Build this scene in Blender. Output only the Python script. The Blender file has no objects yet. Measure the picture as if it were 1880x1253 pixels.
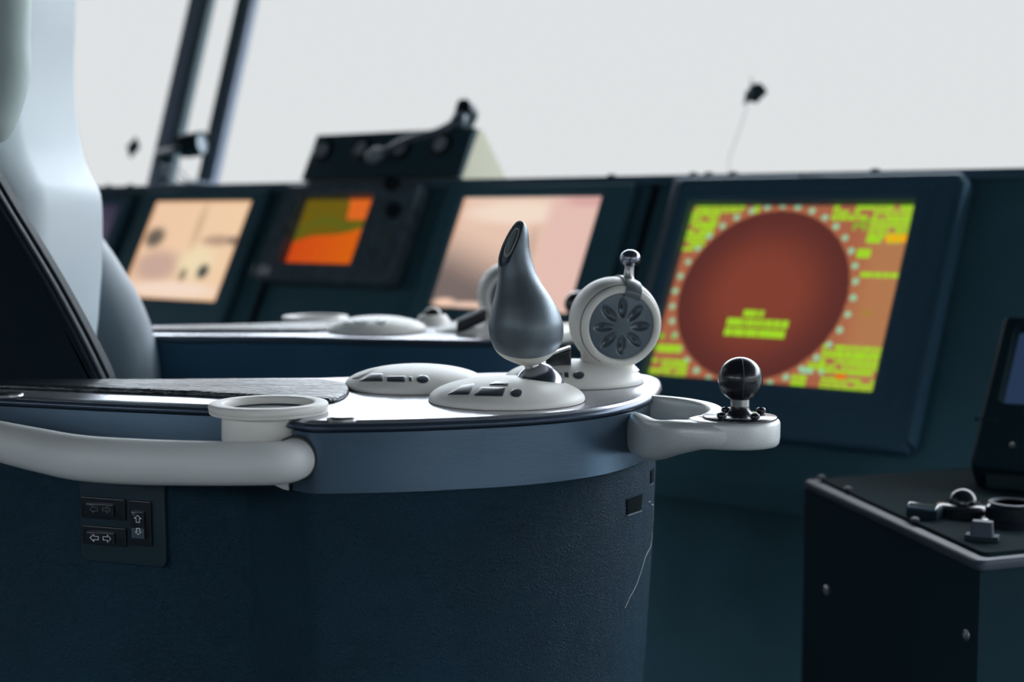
import bpy, bmesh, math, random
from mathutils import Vector, Matrix
from mathutils.bvhtree import BVHTree
random.seed(7)
SC = bpy.context.scene
COL = SC.collection
PI = math.pi

# ------------------------------------------------------------------ camera
FPX, ZC, YH = 2611.1, 1.15, 395.0
PITCH = math.atan((626.5 - YH) / FPX)
cam_d = bpy.data.cameras.new('camera'); cam = bpy.data.objects.new('camera', cam_d); COL.objects.link(cam)
cam_d.sensor_width = 36.0; cam_d.lens = 36.0 * FPX / 1880.0
cam.location = (0, 0, ZC); cam.rotation_euler = (PI/2 - PITCH, 0, 0)
cam_d.clip_start = 0.02; cam_d.clip_end = 200
cam_d.dof.use_dof = True; cam_d.dof.focus_distance = 1.275; cam_d.dof.aperture_fstop = 4.0
SC.camera = cam
# ------------------------------------------------------------------ overcast sky
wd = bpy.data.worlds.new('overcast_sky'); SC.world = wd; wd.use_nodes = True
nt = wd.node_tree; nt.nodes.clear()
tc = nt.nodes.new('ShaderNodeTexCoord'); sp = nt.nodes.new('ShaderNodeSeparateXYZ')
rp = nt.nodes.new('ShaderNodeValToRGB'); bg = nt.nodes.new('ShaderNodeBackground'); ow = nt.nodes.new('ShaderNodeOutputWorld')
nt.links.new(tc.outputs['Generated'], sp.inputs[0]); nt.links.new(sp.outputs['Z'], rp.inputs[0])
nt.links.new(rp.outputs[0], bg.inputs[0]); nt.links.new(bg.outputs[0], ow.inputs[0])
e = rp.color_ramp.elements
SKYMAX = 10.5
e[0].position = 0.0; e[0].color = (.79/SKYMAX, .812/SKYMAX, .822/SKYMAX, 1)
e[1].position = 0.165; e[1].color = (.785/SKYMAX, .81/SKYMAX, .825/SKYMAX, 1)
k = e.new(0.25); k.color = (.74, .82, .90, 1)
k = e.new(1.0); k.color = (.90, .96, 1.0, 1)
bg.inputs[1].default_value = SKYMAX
# ------------------------------------------------------------------ exposure
vs = SC.view_settings
SC.display_settings.display_device = 'sRGB'
vs.view_transform = 'Standard'; vs.look = 'None'; vs.exposure = 0.0; vs.gamma = 1.0; vs.use_curve_mapping = False

# ------------------------------------------------------------------ geometry of the place
CAM = Vector((0, 0, ZC))
FW = Vector((0, math.cos(PITCH), -math.sin(PITCH))); UPV = Vector((0, math.sin(PITCH), math.cos(PITCH)))
def ray(px, py): return FW + UPV * (-(py - 626.5) / FPX) + Vector((1, 0, 0)) * ((px - 940) / FPX)
def at_h(px, py, h):
    d = ray(px, py); return CAM + d * (-h / d.z)
def at_Y(px, py, Y):
    d = ray(px, py); return CAM + d * (Y / d.y)
def on_plane(px, py, O, n):
    d = ray(px, py); return CAM + d * (n.dot(O - CAM) / n.dot(d))
YAW, TILT = math.radians(38), math.radians(27)
AU = Vector((math.cos(YAW), -math.sin(YAW), 0)); BK = Vector((math.sin(YAW), math.cos(YAW), 0)); ZZ = Vector((0, 0, 1))
PV = BK * math.sin(TILT) + ZZ * math.cos(TILT); PN = AU.cross(PV)
PO = at_Y(1235, 540, 2.6)
def pan(u, v, w=0.0): return PO + AU * u + PV * v + PN * w
def puv(px, py):
    p = on_plane(px, py, PO, PN) - PO; return (p.dot(AU), p.dot(PV))

# ------------------------------------------------------------------ materials
def lin(c): return tuple(((x/255)/12.92 if x/255 <= .04045 else (((x/255)+.055)/1.055)**2.4) for x in c)
MATS = {}
def mat(name, col, rough=.5, metal=0.0, spec=.5, bump=None, var=0.0, coat=0.0, varscale=8.0, stretch=(1,1,1)):
    m = bpy.data.materials.new(name); m.use_nodes = True; N = m.node_tree; b = N.nodes['Principled BSDF']
    b.inputs['Base Color'].default_value = (*col, 1); b.inputs['Roughness'].default_value = rough
    b.inputs['Metallic'].default_value = metal; b.inputs['Specular IOR Level'].default_value = spec
    b.inputs['Coat Weight'].default_value = coat
    t = N.nodes.new('ShaderNodeTexCoord'); mp = N.nodes.new('ShaderNodeMapping'); mp.inputs['Scale'].default_value = stretch
    N.links.new(t.outputs['Object'], mp.inputs[0])
    n = N.nodes.new('ShaderNodeTexNoise'); n.inputs['Scale'].default_value = varscale; n.inputs['Detail'].default_value = 4
    N.links.new(mp.outputs[0], n.inputs['Vector'])
    if var:
        mr = N.nodes.new('ShaderNodeMapRange'); mr.inputs[1].default_value = .3; mr.inputs[2].default_value = .7
        mr.inputs[3].default_value = 1-var; mr.inputs[4].default_value = 1+var
        mx = N.nodes.new('ShaderNodeMix'); mx.data_type = 'RGBA'; mx.blend_type = 'MULTIPLY'; mx.inputs[0].default_value = 1
        mx.inputs[6].default_value = (*col, 1)
        N.links.new(n.outputs[0], mr.inputs[0]); N.links.new(mr.outputs[0], mx.inputs[7]); N.links.new(mx.outputs[2], b.inputs['Base Color'])
        m2 = N.nodes.new('ShaderNodeMapRange'); m2.inputs[3].default_value = rough*.85; m2.inputs[4].default_value = min(1, rough*1.15)
        N.links.new(n.outputs[0], m2.inputs[0]); N.links.new(m2.outputs[0], b.inputs['Roughness'])
    if bump:
        sc_, st, kind = bump
        if kind == 'leather':
            v = N.nodes.new('ShaderNodeTexVoronoi'); v.feature = 'DISTANCE_TO_EDGE'; v.inputs['Scale'].default_value = sc_
            n2 = N.nodes.new('ShaderNodeTexNoise'); n2.inputs['Scale'].default_value = sc_*.25; n2.inputs['Detail'].default_value = 6
            wv = N.nodes.new('ShaderNodeMix'); wv.data_type = 'VECTOR'; wv.inputs[0].default_value = .12
            N.links.new(mp.outputs[0], n2.inputs['Vector']); N.links.new(mp.outputs[0], wv.inputs[4]); N.links.new(n2.outputs['Color'], wv.inputs[5])
            N.links.new(wv.outputs[1], v.inputs['Vector'])
            ad = N.nodes.new('ShaderNodeMath'); ad.operation = 'ADD'
            N.links.new(v.outputs['Distance'], ad.inputs[0]); N.links.new(n2.outputs[0], ad.inputs[1]); src = ad.outputs[0]
        else:
            n2 = N.nodes.new('ShaderNodeTexNoise'); n2.inputs['Scale'].default_value = sc_; n2.inputs['Detail'].default_value = 5
            N.links.new(mp.outputs[0], n2.inputs['Vector']); src = n2.outputs[0]
        bp = N.nodes.new('ShaderNodeBump'); bp.inputs['Strength'].default_value = st; bp.inputs['Distance'].default_value = .0015
        N.links.new(src, bp.inputs['Height']); N.links.new(bp.outputs[0], b.inputs['Normal'])
    MATS[name] = m; return m
mat('warm_grey_plastic', (.80,.78,.73), .45, bump=(900,.12,'n'), var=.05)
mat('cool_grey_plastic', (.60,.61,.60), .5, bump=(900,.12,'n'), var=.05)
mat('cast_grey_paint', (.68,.70,.69), .42, .35, bump=(500,.18,'n'), var=.07, varscale=25)
mat('brushed_band', (.12,.18,.25), .30, .85, bump=(700,.05,'n'), var=.07, varscale=30, stretch=(.15,.15,1))
mat('plate_metal', (.60,.60,.66), .26, .85, bump=(260,.05,'n'), var=.04, varscale=30)
mat('lip_metal', (.045,.065,.10), .30, .5, .5)
mat('hole_black', (.002,.006,.008), .8, 0, .05)
mat('lens_grey', (.05,.07,.09), .3)
mat('dark_band', (.006,.021,.032), .5, 0, .3)
mat('plotter_grey', (.10,.15,.19), .5, 0, .3, bump=(300,.2,'n'), var=.3, varscale=40)
mat('desk_black', (.007,.019,.023), .85, 0, .05)
mat('desk_edge', (.04,.052,.075), .5, 0, .3)
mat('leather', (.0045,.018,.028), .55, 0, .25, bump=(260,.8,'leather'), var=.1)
mat('body_leather', (.0035,.024,.043), .6, 0, .2, bump=(150,1.0,'leather'), var=.15)
mat('pad_leather', (.016,.024,.030), .34, 0, .7, bump=(90,1.6,'leather'), var=.2, stretch=(.35,1,1))
mat('seat_leather_lit', (.50,.585,.63), .35, 0, .7, bump=(420,.35,'leather'))  # dark leather whose window sheen is put into this pale base colour
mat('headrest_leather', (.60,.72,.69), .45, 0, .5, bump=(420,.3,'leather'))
mat('chrome', (.75,.76,.78), .12, 1.0)
mat('dark_chrome', (.34,.35,.42), .22, 1.0)
mat('satin_steel', (.50,.50,.50), .28, 1.0)
mat('black_gloss', (.010,.013,.018), .18, 0, .6)
mat('ball_rubber', (.012,.012,.018), .27, 0, .6, bump=(120,.25,'n'), coat=.3)
mat('black_matte', (.009,.024,.030), .6, 0, .2, var=.05)
mat('desk_paint', (.008,.024,.033), .7, 0, .06)
mat('inner_leather', (.032,.095,.165), .6, 0, .2, bump=(260,.4,'leather'))
mat('wing_leather_lit', (.12,.17,.21), .30, 0, .6, bump=(420,.35,'leather'))  # base colour raised to carry the highlight on the dark far wing
mat('console_paint', (.065,.16,.21), .62, 0, .16, bump=(500,.2,'n'), var=.08)
mat('bezel_blue', (.055,.135,.21), .5, 0, .25, bump=(600,.15,'n'))
mat('bezel_grey', (.08,.16,.23), .5, 0, .25, bump=(600,.15,'n'))
mat('bezel_edge', (.17,.21,.26), .4, .2)
mat('key_dark', (.035,.052,.066), .32, 0, .5)
mat('key_light', (.82,.80,.76), .42, 0, .5)
mat('key_rim', (.55,.55,.53), .4)
mat('handle_grey', (.17,.205,.235), .36, .5, .5, bump=(1200,.15,'n'))
mat('handle_cap', (.78,.75,.67), .45)
mat('disc_slate', (.13,.165,.195), .33, .5, .5)
mat('strap_grey', (.15,.175,.185), .38, .5)
mat('seam_dark', (.05,.05,.05), .7)
mat('white_mark', (.75,.78,.78), .5)
mat('dim_mark', (.10,.13,.14), .5)
mat('meter_face', (.035,.080,.105), .5, 0, .2)
mat('meter_dial', (.34,.40,.45), .4)
mat('cream_paint', (.58,.53,.38), .6, var=.04)
mat('frame_slate', (.20,.24,.32), .55, var=.05)
mat('frame_dark', (.07,.11,.125), .6)
mat('post_white', (.80,.79,.80), .5)
mat('wall_paint', (.06,.08,.09), .7, var=.05)
mat('ceiling_paint', (.08,.10,.11), .7, var=.05)
mat('floor_vinyl', (.015,.028,.032), .6, var=.15)
mat('deck_steel', (.14,.17,.18), .7, var=.1)
mat('sticker_dark', (.02,.03,.045), .6)
mat('flag_cloth', (.012,.03,.035), .9, var=.2)
mat('pole_white', (.42,.43,.43), .9, 0, 0)
mat('scratch', (.30,.34,.36), .6)
g = bpy.data.materials.new('window_glass'); g.use_nodes = True; N = g.node_tree; N.nodes.clear()
o_ = N.nodes.new('ShaderNodeOutputMaterial'); mx_ = N.nodes.new('ShaderNodeMixShader'); tr_ = N.nodes.new('ShaderNodeBsdfTransparent')
gl_ = N.nodes.new('ShaderNodeBsdfGlossy'); gl_.inputs['Roughness'].default_value = .02; mx_.inputs[0].default_value = .03
N.links.new(tr_.outputs[0], mx_.inputs[1]); N.links.new(gl_.outputs[0], mx_.inputs[2]); N.links.new(mx_.outputs[0], o_.inputs[0])
MATS['window_glass'] = g
s_ = bpy.data.materials.new('screen_picture'); s_.use_nodes = True; N = s_.node_tree; b = N.nodes['Principled BSDF']
at_ = N.nodes.new('ShaderNodeVertexColor'); at_.layer_name = 'Col'
b.inputs['Base Color'].default_value = (.01,.012,.014,1); b.inputs['Roughness'].default_value = .25; b.inputs['Specular IOR Level'].default_value = .10
N.links.new(at_.outputs[0], b.inputs['Emission Color']); b.inputs['Emission Strength'].default_value = 1.0
MATS['screen_picture'] = s_

# ------------------------------------------------------------------ object helpers
class TFm:
    M = Matrix.Identity(4); flip = False
def finish(bm, name, m, parent=None, angle=38, smooth=True, sub=0):
    if TFm.M != Matrix.Identity(4): bmesh.ops.transform(bm, matrix=TFm.M, verts=bm.verts)
    bmesh.ops.remove_doubles(bm, verts=bm.verts, dist=1e-6)
    bmesh.ops.recalc_face_normals(bm, faces=bm.faces)
    c = Vector((0,0,0))
    if bm.verts:
        lo = Vector((min(v.co.x for v in bm.verts), min(v.co.y for v in bm.verts), min(v.co.z for v in bm.verts)))
        hi = Vector((max(v.co.x for v in bm.verts), max(v.co.y for v in bm.verts), max(v.co.z for v in bm.verts)))
        c = (lo + hi)/2; c.z = lo.z
    for v in bm.verts: v.co -= c
    if smooth:
        for f in bm.faces: f.smooth = True
        for ed in bm.edges:
            if len(ed.link_faces) == 2 and ed.calc_face_angle(0) > math.radians(angle): ed.smooth = False
    me = bpy.data.meshes.new(name); bm.to_mesh(me); bm.free()
    me.materials.append(MATS[m])
    o = bpy.data.objects.new(name, me); COL.objects.link(o)
    if sub:
        md = o.modifiers.new('s', 'SUBSURF'); md.levels = sub; md.render_levels = sub
    o.location = c
    if parent is not None: attach(o, parent)
    return o
WPOS = {}
def wpos(o):
    p = o; t = Vector((0,0,0))
    return WPOS.get(o.name, o.location.copy())
def attach(o, parent):
    WPOS[o.name] = o.location.copy()
    o.parent = parent; o.matrix_parent_inverse = Matrix.Translation(wpos(parent)).inverted()
def empty(name, loc, label, cat, group=None):
    o = bpy.data.objects.new(name, None); COL.objects.link(o); o.empty_display_size = .03
    o.location = TFm.M @ Vector(loc); WPOS[o.name] = o.location.copy()
    return tag(o, label, cat, group)
def tag(o, label, cat=None, group=None):
    if label: o['label'] = label
    if cat: o['category'] = cat
    if group: o['group'] = group
    return o
def struct(o): o['kind'] = 'structure'; return o

# ------------------------------------------------------------------ shape helpers (all add to a bmesh)
def nb(): return bmesh.new()
def ringfaces(bm, A, B, closed=True):
    n = len(A)
    for i in range(n if closed else n-1):
        j = (i+1) % n
        try: bm.faces.new((A[i], A[j], B[j], B[i]))
        except ValueError: pass
def loft(bm, rings, cap0=True, cap1=True):
    R = [[bm.verts.new(p) for p in r] for r in rings]
    for a, b in zip(R, R[1:]): ringfaces(bm, a, b)
    if cap0: bm.faces.new(R[0][::-1])
    if cap1: bm.faces.new(R[-1])
    return R
def basis(ax):
    ax = Vector(ax).normalized()
    t = Vector((0,0,1)) if abs(ax.z) < .9 else Vector((1,0,0))
    x = t.cross(ax).normalized(); return x, ax.cross(x).normalized(), ax
def lathe(bm, c, ax, prof, n=48, cap0=True, cap1=True):
    x, y, a = basis(ax); c = Vector(c)
    loft(bm, [[c + a*t + (x*math.cos(2*PI*i/n) + y*math.sin(2*PI*i/n))*max(r, 1e-5) for i in range(n)] for r, t in prof], cap0, cap1)
def catmull(P, n=8, closed=False):
    P = [Vector(p) for p in P]; out = []; m = len(P)
    for i in range(m if closed else m-1):
        p0 = P[(i-1) % m] if closed or i else P[0]*2 - P[1]
        p1, p2 = P[i], P[(i+1) % m]
        p3 = P[(i+2) % m] if closed or i+2 < m else P[-1]*2 - P[-2]
        for k in range(n):
            t = k/n; out.append(.5*((2*p1) + (p2-p0)*t + (2*p0-5*p1+4*p2-p3)*t*t + (3*p1-p0-3*p2+p3)*t**3))
    if not closed: out.append(P[-1])
    return out
def sweep(bm, path, rw, rh=None, n=20, up=Vector((0,0,1)), sq=2.0, caps=True):
    """tube; rw / rh half width and half height (number or list); sq superellipse power"""
    m = len(path); R = []
    for i, p in enumerate(path):
        t = (path[min(i+1, m-1)] - path[max(i-1, 0)]).normalized()
        s = t.cross(up).normalized(); w = s.cross(t).normalized()
        a = rw[i] if isinstance(rw, list) else rw; b = (rh[i] if isinstance(rh, list) else rh) if rh else a
        r = []
        for k in range(n):
            q = 2*PI*k/n; cx, sx = math.cos(q), math.sin(q)
            r.append(p + s*a*math.copysign(abs(cx)**(2/sq), cx) + w*b*math.copysign(abs(sx)**(2/sq), sx))
        R.append(r)
    loft(bm, R, caps, caps)
def inset(P, d):
    """offset closed 2D polygon inwards (P counter-clockwise)"""
    n = len(P); out = []
    for i in range(n):
        a, b, c = Vector(P[i-1]), Vector(P[i]), Vector(P[(i+1) % n])
        e1, e2 = (b-a), (c-b)
        n1 = Vector((-e1.y, e1.x)); n2 = Vector((-e2.y, e2.x))
        if n1.length > 0: n1.normalize()
        if n2.length > 0: n2.normalize()
        q = (n1+n2)
        if q.length < 1e-6: q = n1.copy()
        q.normalize(); k = max(.5, q.dot(n1)); out.append(b + q*(d/k))
    return out
def area2(P): return sum(P[i-1][0]*P[i][1]-P[i][0]*P[i-1][1] for i in range(len(P)))
def ccw(P): return P if area2(P) > 0 else P[::-1]
def prism(bm, P, layers, f3=lambda x, y, t: Vector((x, y, t))):
    """stack of inset copies of polygon P : layers = [(inset, t)]"""
    P = ccw([Vector((p[0], p[1])) for p in P])
    loft(bm, [[f3(q.x, q.y, t) for q in (inset(P, d) if d else P)] for d, t in layers])
def rbevel(h0, h1, r, n=4, bot=True, top=True):
    """layer list of a slab between h0 and h1 with rounded rims"""
    L = []
    if bot: L += [(r*(1-math.sin(PI/2*k/n)), h0 + r*(1-math.cos(PI/2*k/n))) for k in range(n+1)]
    else: L += [(0, h0)]
    if top: L += [(r*(1-math.cos(PI/2*k/n)), h1 - r*(1-math.sin(PI/2*k/n))) for k in range(n+1)]
    else: L += [(0, h1)]
    return L
def roundpoly(P, r, n=5):
    P = [Vector((p[0], p[1])) for p in P]; out = []
    for i in range(len(P)):
        a, b, c = P[i-1], P[i], P[(i+1) % len(P)]
        ra = min(r, (a-b).length*.48, (c-b).length*.48)
        p0 = b + (a-b).normalized()*ra; p2 = b + (c-b).normalized()*ra
        for k in range(n+1):
            t = k/n; out.append(p0*(1-t)**2 + b*2*t*(1-t) + p2*t*t)
    return out
def box_f(bm, f3, x0, x1, y0, y1, z0, z1, r=0.0, rc=0.0):
    P = [(x0,y0),(x1,y0),(x1,y1),(x0,y1)]
    if rc: P = roundpoly(P, rc)
    prism(bm, P, rbevel(z0, z1, r, 3) if r else [(0,z0),(0,z1)], f3)
def bvh_of(o):
    me = o.data
    return BVHTree.FromPolygons([v.co + wpos(o) for v in me.vertices], [tuple(p.vertices) for p in me.polygons])
def hit(bv, px, py):
    d = ray(px, py).normalized(); loc, nr, _, _ = bv.ray_cast(CAM, d)
    if loc is None: return None, None
    if nr.dot(d) > 0: nr = -nr
    return loc, nr
def patch(name, P, bv, off, m, parent, r=3, crown=0.0):
    """flush key moulded on a curved surface"""
    Q = roundpoly(P, r, 4); Q2 = []
    for i in range(len(Q)):
        a, b = Q[i], Q[(i+1) % len(Q)]; k = max(1, int((b-a).length/3))
        Q2 += [a + (b-a)*(j/k) for j in range(k)]
    Q = Q2; c = sum(Q, Vector((0,0)))/len(Q); bm = nb(); R = []
    for s, o in ((1.0, -.0006), (1.0, off*.6), (.96, off), (.75, off+crown*.6), (.5, off+crown), (.25, off+crown)):
        r_ = []
        for q in Q:
            z = c + (q-c)*s; l, n = hit(bv, z.x, z.y)
            if l is None: bm.free(); return None
            r_.append(l + n*o)
        R.append([bm.verts.new(p) for p in r_])
    for a, b in zip(R, R[1:]): ringfaces(bm, a, b)
    l, n = hit(bv, c.x, c.y); cv = bm.verts.new(l + n*(off+crown))
    for i in range(len(R[-1])): bm.faces.new((R[-1][i], R[-1][(i+1) % len(R[-1])], cv))
    return finish(bm, name, m, parent)
def ell(cx, cy, rx, ry, n=20): return [(cx+rx*math.cos(2*PI*i/n), cy+ry*math.sin(2*PI*i/n)) for i in range(n)]

# ================================================================== THE SETTING
SILL = pan(0, .245).z                     # height of the console's top edge
BW = 2.62                                  # window wall: distance along BK
def room(a, b, z): return AU*a + BK*b + ZZ*z
def wallbox(name, a0, a1, b0, b1, z0, z1, m):
    bm = nb(); box_f(bm, lambda x, y, t: room(x, y, t), a0, a1, b0, b1, z0, z1); return struct(finish(bm, name, m, smooth=False))
A0, A1, B0, CE = -7.2, 3.0, -2.2, 2.62
wallbox('floor', -14, 10, -4, 14, -.12, 0, 'floor_vinyl')
wallbox('ceiling', A0-.1, A1+.1, B0-.1, BW+.9, CE, CE+.1, 'ceiling_paint')
AE = PO.dot(AU) + 1.02                     # console ends here; an unseen glazed door is added beyond to let light in
wallbox('wall_front', A0, AE, BW, BW+.1, 0, SILL-.01, 'wall_paint')
wallbox('wall_front', A1-.25, A1, BW, BW+.1, 0, SILL-.01, 'wall_paint')
bm = nb(); box_f(bm, lambda x, y, t: room(x, y, t), AE+.05, A1-.30, BW+.04, BW+.05, .14, SILL-.05); d1 = struct(finish(bm, 'added_light_door', 'window_glass'))
for q in ((AE+.001, AE+.05, 0, SILL-.05), (A1-.30, A1-.251, 0, SILL-.05), (AE+.001, A1-.251, 0, .14), (AE+.001, A1-.251, SILL-.05, SILL-.01)):
    bm = nb(); box_f(bm, lambda x, y, t: room(x, y, t), q[0], q[1], BW+.02, BW+.08, q[2], q[3]); finish(bm, 'added_door_frame', 'frame_slate', d1)
WT = math.radians(17)
def win(a, s, w=0.0): return room(a, BW+.03, SILL-.02) + (BK*math.sin(WT)+ZZ*math.cos(WT))*s + (BK*math.cos(WT)-ZZ*math.sin(WT))*w
WN = (BK*math.cos(WT)-ZZ*math.sin(WT))
def winuv(px, py):
    p = on_plane(px, py, win(0,0), WN) - win(0,0); return p.dot(AU), p.dot(BK*math.sin(WT)+ZZ*math.cos(WT))
def wa(px, py=172): return winuv(px, py)[0]
HS = (CE-SILL)/math.cos(WT)+.02
aL, aM1, aM2, aM3, aM4, aR = A0, wa(308), wa(338), wa(349), wa(402), A1
aR0 = wa(425)
def framebar(parent, a0, a1, s0, s1, w0, w1, m, name='window_frame'):
    bm = nb(); box_f(bm, win, a0, a1, s0, s1, w0, w1, .004); return finish(bm, name, m, parent)
def window(name, a0, a1, label):
    bm = nb(); P = roundpoly([(a0,0.0),(a1,0.0),(a1,HS-.06),(a0,HS-.06)], .05, 6)
    prism(bm, P, [(0,.010),(0,.016)], win)
    pane = finish(bm, name, 'window_glass'); struct(pane)
    # frame : ring with rounded opening
    bm = nb(); Pi = ccw([Vector(p) for p in P]); Po = inset(Pi, -.035)
    Po = [Vector((min(max(p.x, a0-.035), a1+.035), min(max(p.y, -.035), HS-.03))) for p in Po]
    n = len(Pi); rr = [[bm.verts.new(win(p.x, p.y, w)) for p in Q] for Q, w in ((Pi,.0),(Po,.0),(Po,.025),(Pi,.025))]
    for i in range(4): ringfaces(bm, rr[i], rr[(i+1)%4])
    finish(bm, 'window_frame', 'frame_slate', pane)
    return pane
w1 = window('window_1', aL+.05, aM1, None)
w2 = window('window_2', aR0, A1-.05, None)
# post between the two windows: slate cheek, dark groove, added sky slot, slate cheek
bm = nb(); box_f(bm, win, aM3-.01, aM4+.01, -.02, .035, -.02, .02, .004); tr = struct(finish(bm, 'trim_1', 'frame_slate'))
bm = nb(); box_f(bm, win, aM3-.005, aM4+.005, .03, HS-.03, .0, .005); struct(finish(bm, 'post_sky_slot', 'window_glass'))  # added glazed slot: sky behind it stands in for the lit white post
framebar(tr, aM1+.036, aM2, 0, HS, -.012, .02, 'frame_slate', 'post_cheek')
framebar(tr, aM2, aM3, 0, HS, -.008, .02, 'frame_dark', 'post_groove')
framebar(tr, aM4, aR0-.036, 0, HS, -.012, .02, 'frame_dark', 'post_cheek')
# rear and side walls with their own window bands
wallbox('wall_back', A0, A1, B0-.1, B0, 0, 1.45, 'wall_paint')
wallbox('wall_back', A0, A1, B0-.1, B0, 1.9, CE, 'wall_paint')
for i, a in enumerate((A0, -5.2, -3.2, -.9, 1.2, A1-.5)): wallbox('trim_%d' % (i+2), a, a+.5, B0-.1, B0, 1.45, 1.9, 'wall_paint')
wallbox('wall_left', A0-.1, A0, B0, BW, 0, .95, 'wall_paint'); wallbox('wall_left', A0-.1, A0, B0, BW, 2.05, CE, 'wall_paint')
wallbox('wall_right', A1, A1+.1, B0, BW+.8, 0, .55, 'wall_paint'); wallbox('wall_right', A1, A1+.1, B0, BW+.8, 1.95, CE, 'wall_paint')

# ================================================================== CONSOLE
UL, UR = -2.75, .98; VB = -.335
cons = empty('bridge_console', pan(-.4,VB,-.2)*1.0, 'long dark bridge console with sloping face that carries the row of screens', 'console')
cons.location.z = 0; WPOS[cons.name] = cons.location.copy()
def sidepoly(bm, u0, u1, pts, f=None):
    """extrude polygon given as (b offset along BK from panel origin, z)"""
    Q = [[(PO.x*0, b, z) for b, z in pts] for _ in (0, 1)]
    base = lambda u, b, z: AU*(PO.dot(AU)+u) + BK*b + ZZ*z
    loft(bm, [[base(u, b, z) for b, z in pts] for u in (u0, u1)])
pb = lambda v, w=0: (pan(0,v,w).dot(BK), pan(0,v,w).z)
b_top, z_top = pb(.245, -.012); b_bot, z_bot = pb(VB, -.012)
bm = nb(); sidepoly(bm, UL, UR, [(b_bot, z_bot), (b_top, z_top), (BW-.002, z_top), (BW-.002, .0), (b_bot+.10, .0), (b_bot+.10, z_bot-.06), (b_bot, z_bot-.04)])
finish(bm, 'console_body', 'console_paint', cons, smooth=False)
bm = nb(); box_f(bm, pan, UL, UR, .228, .2465, -.011, .004, .003); finish(bm, 'top_lip', 'bezel_grey', cons)
for px, py in ((160,349),(195,349),(235,348),(1122,322),(1272,319),(1300,320),(1345,318),(1605,317)):
    u, v = puv(px, py); bm = nb(); lathe(bm, pan(u, .2425, -.006), ZZ, [(.011,0),(.010,.008),(.005,.0115)], 16)
    finish(bm, 'lip_stud', 'black_matte', cons)
# dividing ribs between the consoles
for px in (1180, 800, 520, 250):
    u, v = puv(px, 420); bm = nb(); box_f(bm, pan, u-.004, u+.004, -.33, .226, -.011, .001, .001); finish(bm, 'panel_joint', 'black_gloss', cons)

def smooth01(a, b, x):
    t = max(0, min(1, (x-a)/(b-a))); return t*t*(3-2*t)
def screen_mesh(parent, u0, u1, v0, v1, w, nu, nv, cf):
    bm = nb(); cl = bm.loops.layers.float_color.new('Col')
    V = [[bm.verts.new(pan(u0+(u1-u0)*i/nu, v0+(v1-v0)*j/nv, w)) for i in range(nu+1)] for j in range(nv+1)]
    for j in range(nv):
        for i in range(nu):
            f = bm.faces.new((V[j][i], V[j][i+1], V[j+1][i+1], V[j+1][i]))
            c = cf((i+.5)/nu, (j+.5)/nv)
            for l in f.loops: l[cl] = (*c, 1)
    o = finish(bm, 'screen', 'screen_picture', parent, smooth=False); return o
def frame_ring(bm, O, I, w0, w1, rO, rI, f3=pan):
    """bezel with a window: O, I = (u0,u1,v0,v1)"""
    q = lambda R, r: ccw(roundpoly([(R[0],R[2]),(R[1],R[2]),(R[1],R[3]),(R[0],R[3])], r, 5))
    Po, Pi = q(O, rO), q(I, rI)
    rings = [(Po, w0), (Po, w1-.004), (inset(Po,.004), w1), (inset(Pi,-.006), w1), (Pi, w1-.006), (Pi, w0)]
    rr = [[bm.verts.new(f3(p.x, p.y, w)) for p in P] for P, w in rings]
    for i in range(len(rr)): ringfaces(bm, rr[i], rr[(i+1) % len(rr)])
def mixc(a, b, t): return tuple(x*(1-t)+y*t for x, y in zip(a, b))
def display(name, label, S, O, w0, w1, bez, cf, nu, nv, cat='screen', group=None, name_bar=None):
    t = empty(name, pan((O[0]+O[1])/2, O[2], 0), label, cat, group)
    bm = nb(); frame_ring(bm, O, S, w0, w1, .014, .003); finish(bm, 'bezel', bez, t)
    bm = nb(); box_f(bm, pan, S[0]-.006, S[1]+.006, S[2]-.006, S[3]+.006, w0, w0+.003); finish(bm, 'backing', 'black_matte', t)
    screen_mesh(t, S[0], S[1], S[2], S[3], w0+.0045, nu, nv, cf)
    return t
def rect_of(px):   # four photo corners -> u,v rectangle
    q = [puv(*p) for p in px]; return ((q[0][0]+q[3][0])/2, (q[1][0]+q[2][0])/2, (q[2][1]+q[3][1])/2, (q[0][1]+q[1][1])/2)
# ---- radar picture
RS = rect_of([(1278,380),(1690,381),(1610,727),(1190,697)])
def n01(S, px, py): u, v = puv(px, py); return ((u-S[0])/(S[1]-S[0]), (v-S[2])/(S[3]-S[2]))
RW, RH = RS[1]-RS[0], RS[3]-RS[2]
def Z(x, y): return (1180+x/3.298, 360+y/3.298)
pts = [n01(RS, *Z(225,650)), n01(RS, *Z(1268,480)), n01(RS, *Z(870,108))]
cL, cR = pts[0][0], pts[1][0]; ccx = (cL+cR)/2*RW; rad = (cR-cL)/2*RW; ccy = pts[2][1]*RH - rad
G1, G2 = lin((158,212,40)), lin((120,190,30)); BRN = lin((124,60,46)); ORG = lin((166,98,70)); OR2 = lin((176,120,80)); CY = lin((150,200,160))
blocks = []   # u0,v0,u1,v1,colour in screen metres
def addtext(x0, y0, x1, y1, rows, dens=.8, col=G1, seed=1):
    rnd = random.Random(seed); (a0, b1), (a1, b0) = n01(RS, *Z(x0, y0)), n01(RS, *Z(x1, y1))
    a0, a1, b0, b1 = a0*RW, a1*RW, b0*RH, b1*RH; rh = (b1-b0)/rows
    for r in range(rows):
        v1_ = b1 - r*rh; v0_ = v1_ - rh*.82; u = a0
        while u < a1 - .003:
            w = min(rnd.uniform(.005, .016), a1-u)
            if rnd.random() < dens: blocks.append((u, v0_, u+w, v1_, col))
            u += w + .0012
addtext(330,65,560,115,2,.95,G1,1); addtext(310,110,440,240,5,.95,G1,2); addtext(270,235,370,345,4,.85,G1,3)
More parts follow.
